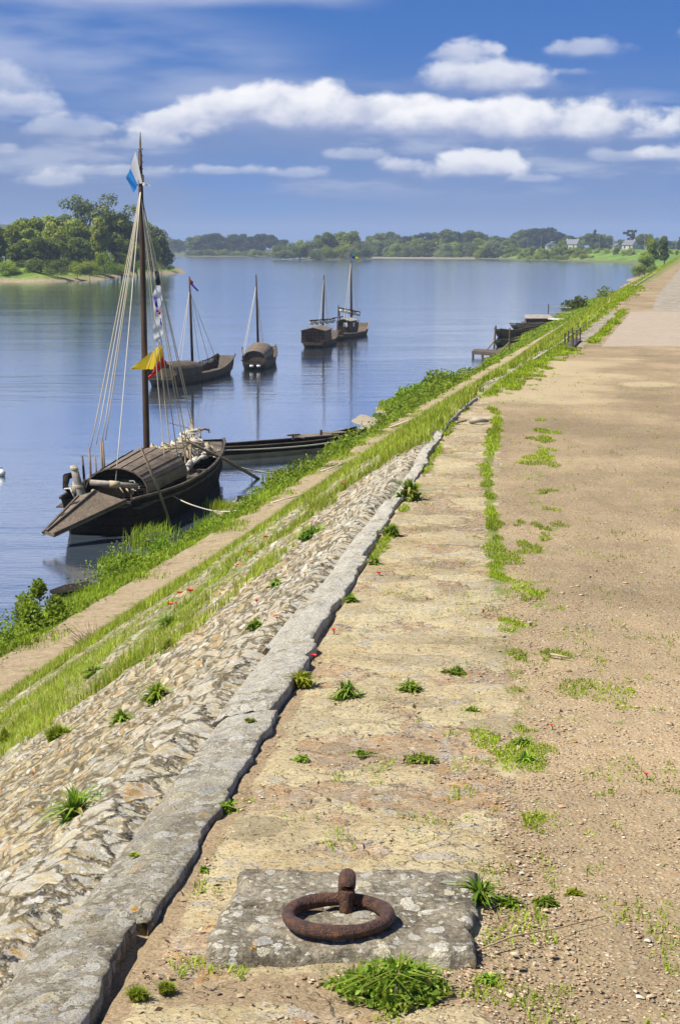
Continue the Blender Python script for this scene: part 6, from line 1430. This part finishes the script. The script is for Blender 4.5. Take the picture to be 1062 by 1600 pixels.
# cumulus
wob = nz_(7, 9, 5, .6, (4, 4, 0)); wob2 = nz_(17, 26, 3, .5, (1, 2, 0)); bil = t.vor(t.vm('MULTIPLY', pv, (17, 22, 1)), 1.0)
def cumulus(cx, cy, rx, ry, dens=1.0, soft=None, bright=1.0):
    """flat based heap: ellipse squashed below its centre"""
    global col
    big = rx > .1 and ry > .04; soft = soft or (.42 if big else .60)
    ex = t.m('DIVIDE', t.m('SUBTRACT', az_, cx), rx); ey0 = t.m('SUBTRACT', el, cy)
    ey = t.m('DIVIDE', ey0, t.mr(ey0, -.002, .002, ry * .55, ry, False))
    r2 = t.m('ADD', t.m('MULTIPLY', ex, ex), t.m('MULTIPLY', ey, ey))
    f = t.m('SUBTRACT', 1.0, t.m('SQRT', r2))
    f = t.m('ADD', f, t.m('MULTIPLY', t.m('SUBTRACT', wob, .5), 1.0)); f = t.m('ADD', f, t.m('MULTIPLY', t.m('SUBTRACT', wob2, .5), .45 if big else 1.5)); f = t.m('SUBTRACT', f, t.m('MULTIPLY', t.m('SUBTRACT', bil, .4), .28))
    upd = t.mr(ey, -.6, .4)
    sft = t.mr(upd, 0, 1, soft * 2.4, soft * .75, False)
    m = t.m('DIVIDE', f, sft, clamp=True); m = t.m('MULTIPLY', t.m('MULTIPLY', m, m), t.m('SUBTRACT', 3, t.m('MULTIPLY', m, 2)))
    lit = t.mr(t.m('ADD', ey, t.m('MULTIPLY', t.m('SUBTRACT', wob2, .5), 1.6)), -.75, .85)
    c = t.mix(lit, (.24 * bright, .31 * bright, .55 * bright), (.92 * bright, .92 * bright, .94 * bright))
    col = t.mix(t.m('MULTIPLY', m, dens), col, c)
for a in [(-.26, .175, .10, .045, .85), (-.17, .195, .11, .045, .9), (-.06, .195, .15, .065, .97), (.07, .190, .16, .055, .97), (.17, .18, .12, .045, .9), (.27, .175, .12, .060, .95), (.38, .175, .13, .055, .95), (.47, .165, .07, .03, .8),
          (.22, .243, .13, .046, .8), (.19, .283, .065, .036, .65), (.37, .290, .07, .030, .45), (.205, .112, .10, .036, .85), (.105, .118, .06, .026, .65), (.53, .135, .10, .028, .75), (.54, .185, .05, .03, .7), (-.53, .222, .11, .06, .42), (-.50, .20, .10, .04, .40), (-.17, .112, .10, .016, .45), (.36, .258, .05, .012, .22), (.56, .31, .06, .02, .3), (-.36, .11, .12, .018, .35), (-.45, .095, .07, .022, .45), (-.30, .15, .08, .025, .4), (-.06, .108, .06, .020, .4), (.03, .135, .06, .02, .35), (-.40, .17, .09, .03, .35), (.30, .10, .05, .015, .3), (.42, .13, .07, .02, .35), (-.52, .14, .05, .02, .35)]: cumulus(*a)
# below the horizon
col = t.mix(t.mr(dz, .0, -.01), col, (.12, .15, .2))
t._set(bg.inputs[0], col); bg.inputs[1].default_value = .70
w.cycles.sampling_method = 'MANUAL'; w.cycles.sample_map_resolution = 512
# sun
sd = bpy.data.lights.new('sun', 'SUN'); sd.energy = 4.9; sd.angle = math.radians(.5); sd.color = (1.0, .93, .80)
so = bpy.data.objects.new('sun', sd); COL.objects.link(so)
a = math.radians(SUN_AZ); e_ = math.radians(SUN_EL); toward = Vector((math.sin(a) * math.cos(e_), math.cos(a) * math.cos(e_), math.sin(e_)))
so.rotation_euler = toward.to_track_quat('Z', 'Y').to_euler()
# haze
HAZE = True
if HAZE:
    b = MB(); b.box((0, 1600, 21.5), (7600, 4400, 52)); 
    def f_h(t, b_):
        out = next(q for q in t.n if q.type == 'OUTPUT_MATERIAL'); t.n.remove(b_)
        v = t.node('ShaderNodeVolumePrincipled'); v.inputs['Color'].default_value = (.62, .76, 1, 1); v.inputs['Density'].default_value = .00022; v.inputs['Anisotropy'].default_value = .0
        t.l.new(v.outputs[0], out.inputs['Volume'])
    hz = b.build('haze', material('haze_air', f_h)); tag(hz, 'thin blue summer haze over the river valley', 'haze', kind='stuff')

# ---------------------------------------------------------------- render settings
sc.render.engine = 'CYCLES'; c = sc.cycles
c.max_bounces = 6; c.diffuse_bounces = 2; c.glossy_bounces = 3; c.transmission_bounces = 3; c.transparent_max_bounces = 6; c.volume_bounces = 0
c.sample_clamp_indirect = 6; c.use_denoising = True; c.caustics_reflective = False; c.caustics_refractive = False
sc.view_settings.view_transform = 'Standard'; sc.view_settings.look = 'None'; sc.view_settings.exposure = 0.64; sc.view_settings.gamma = 1.0
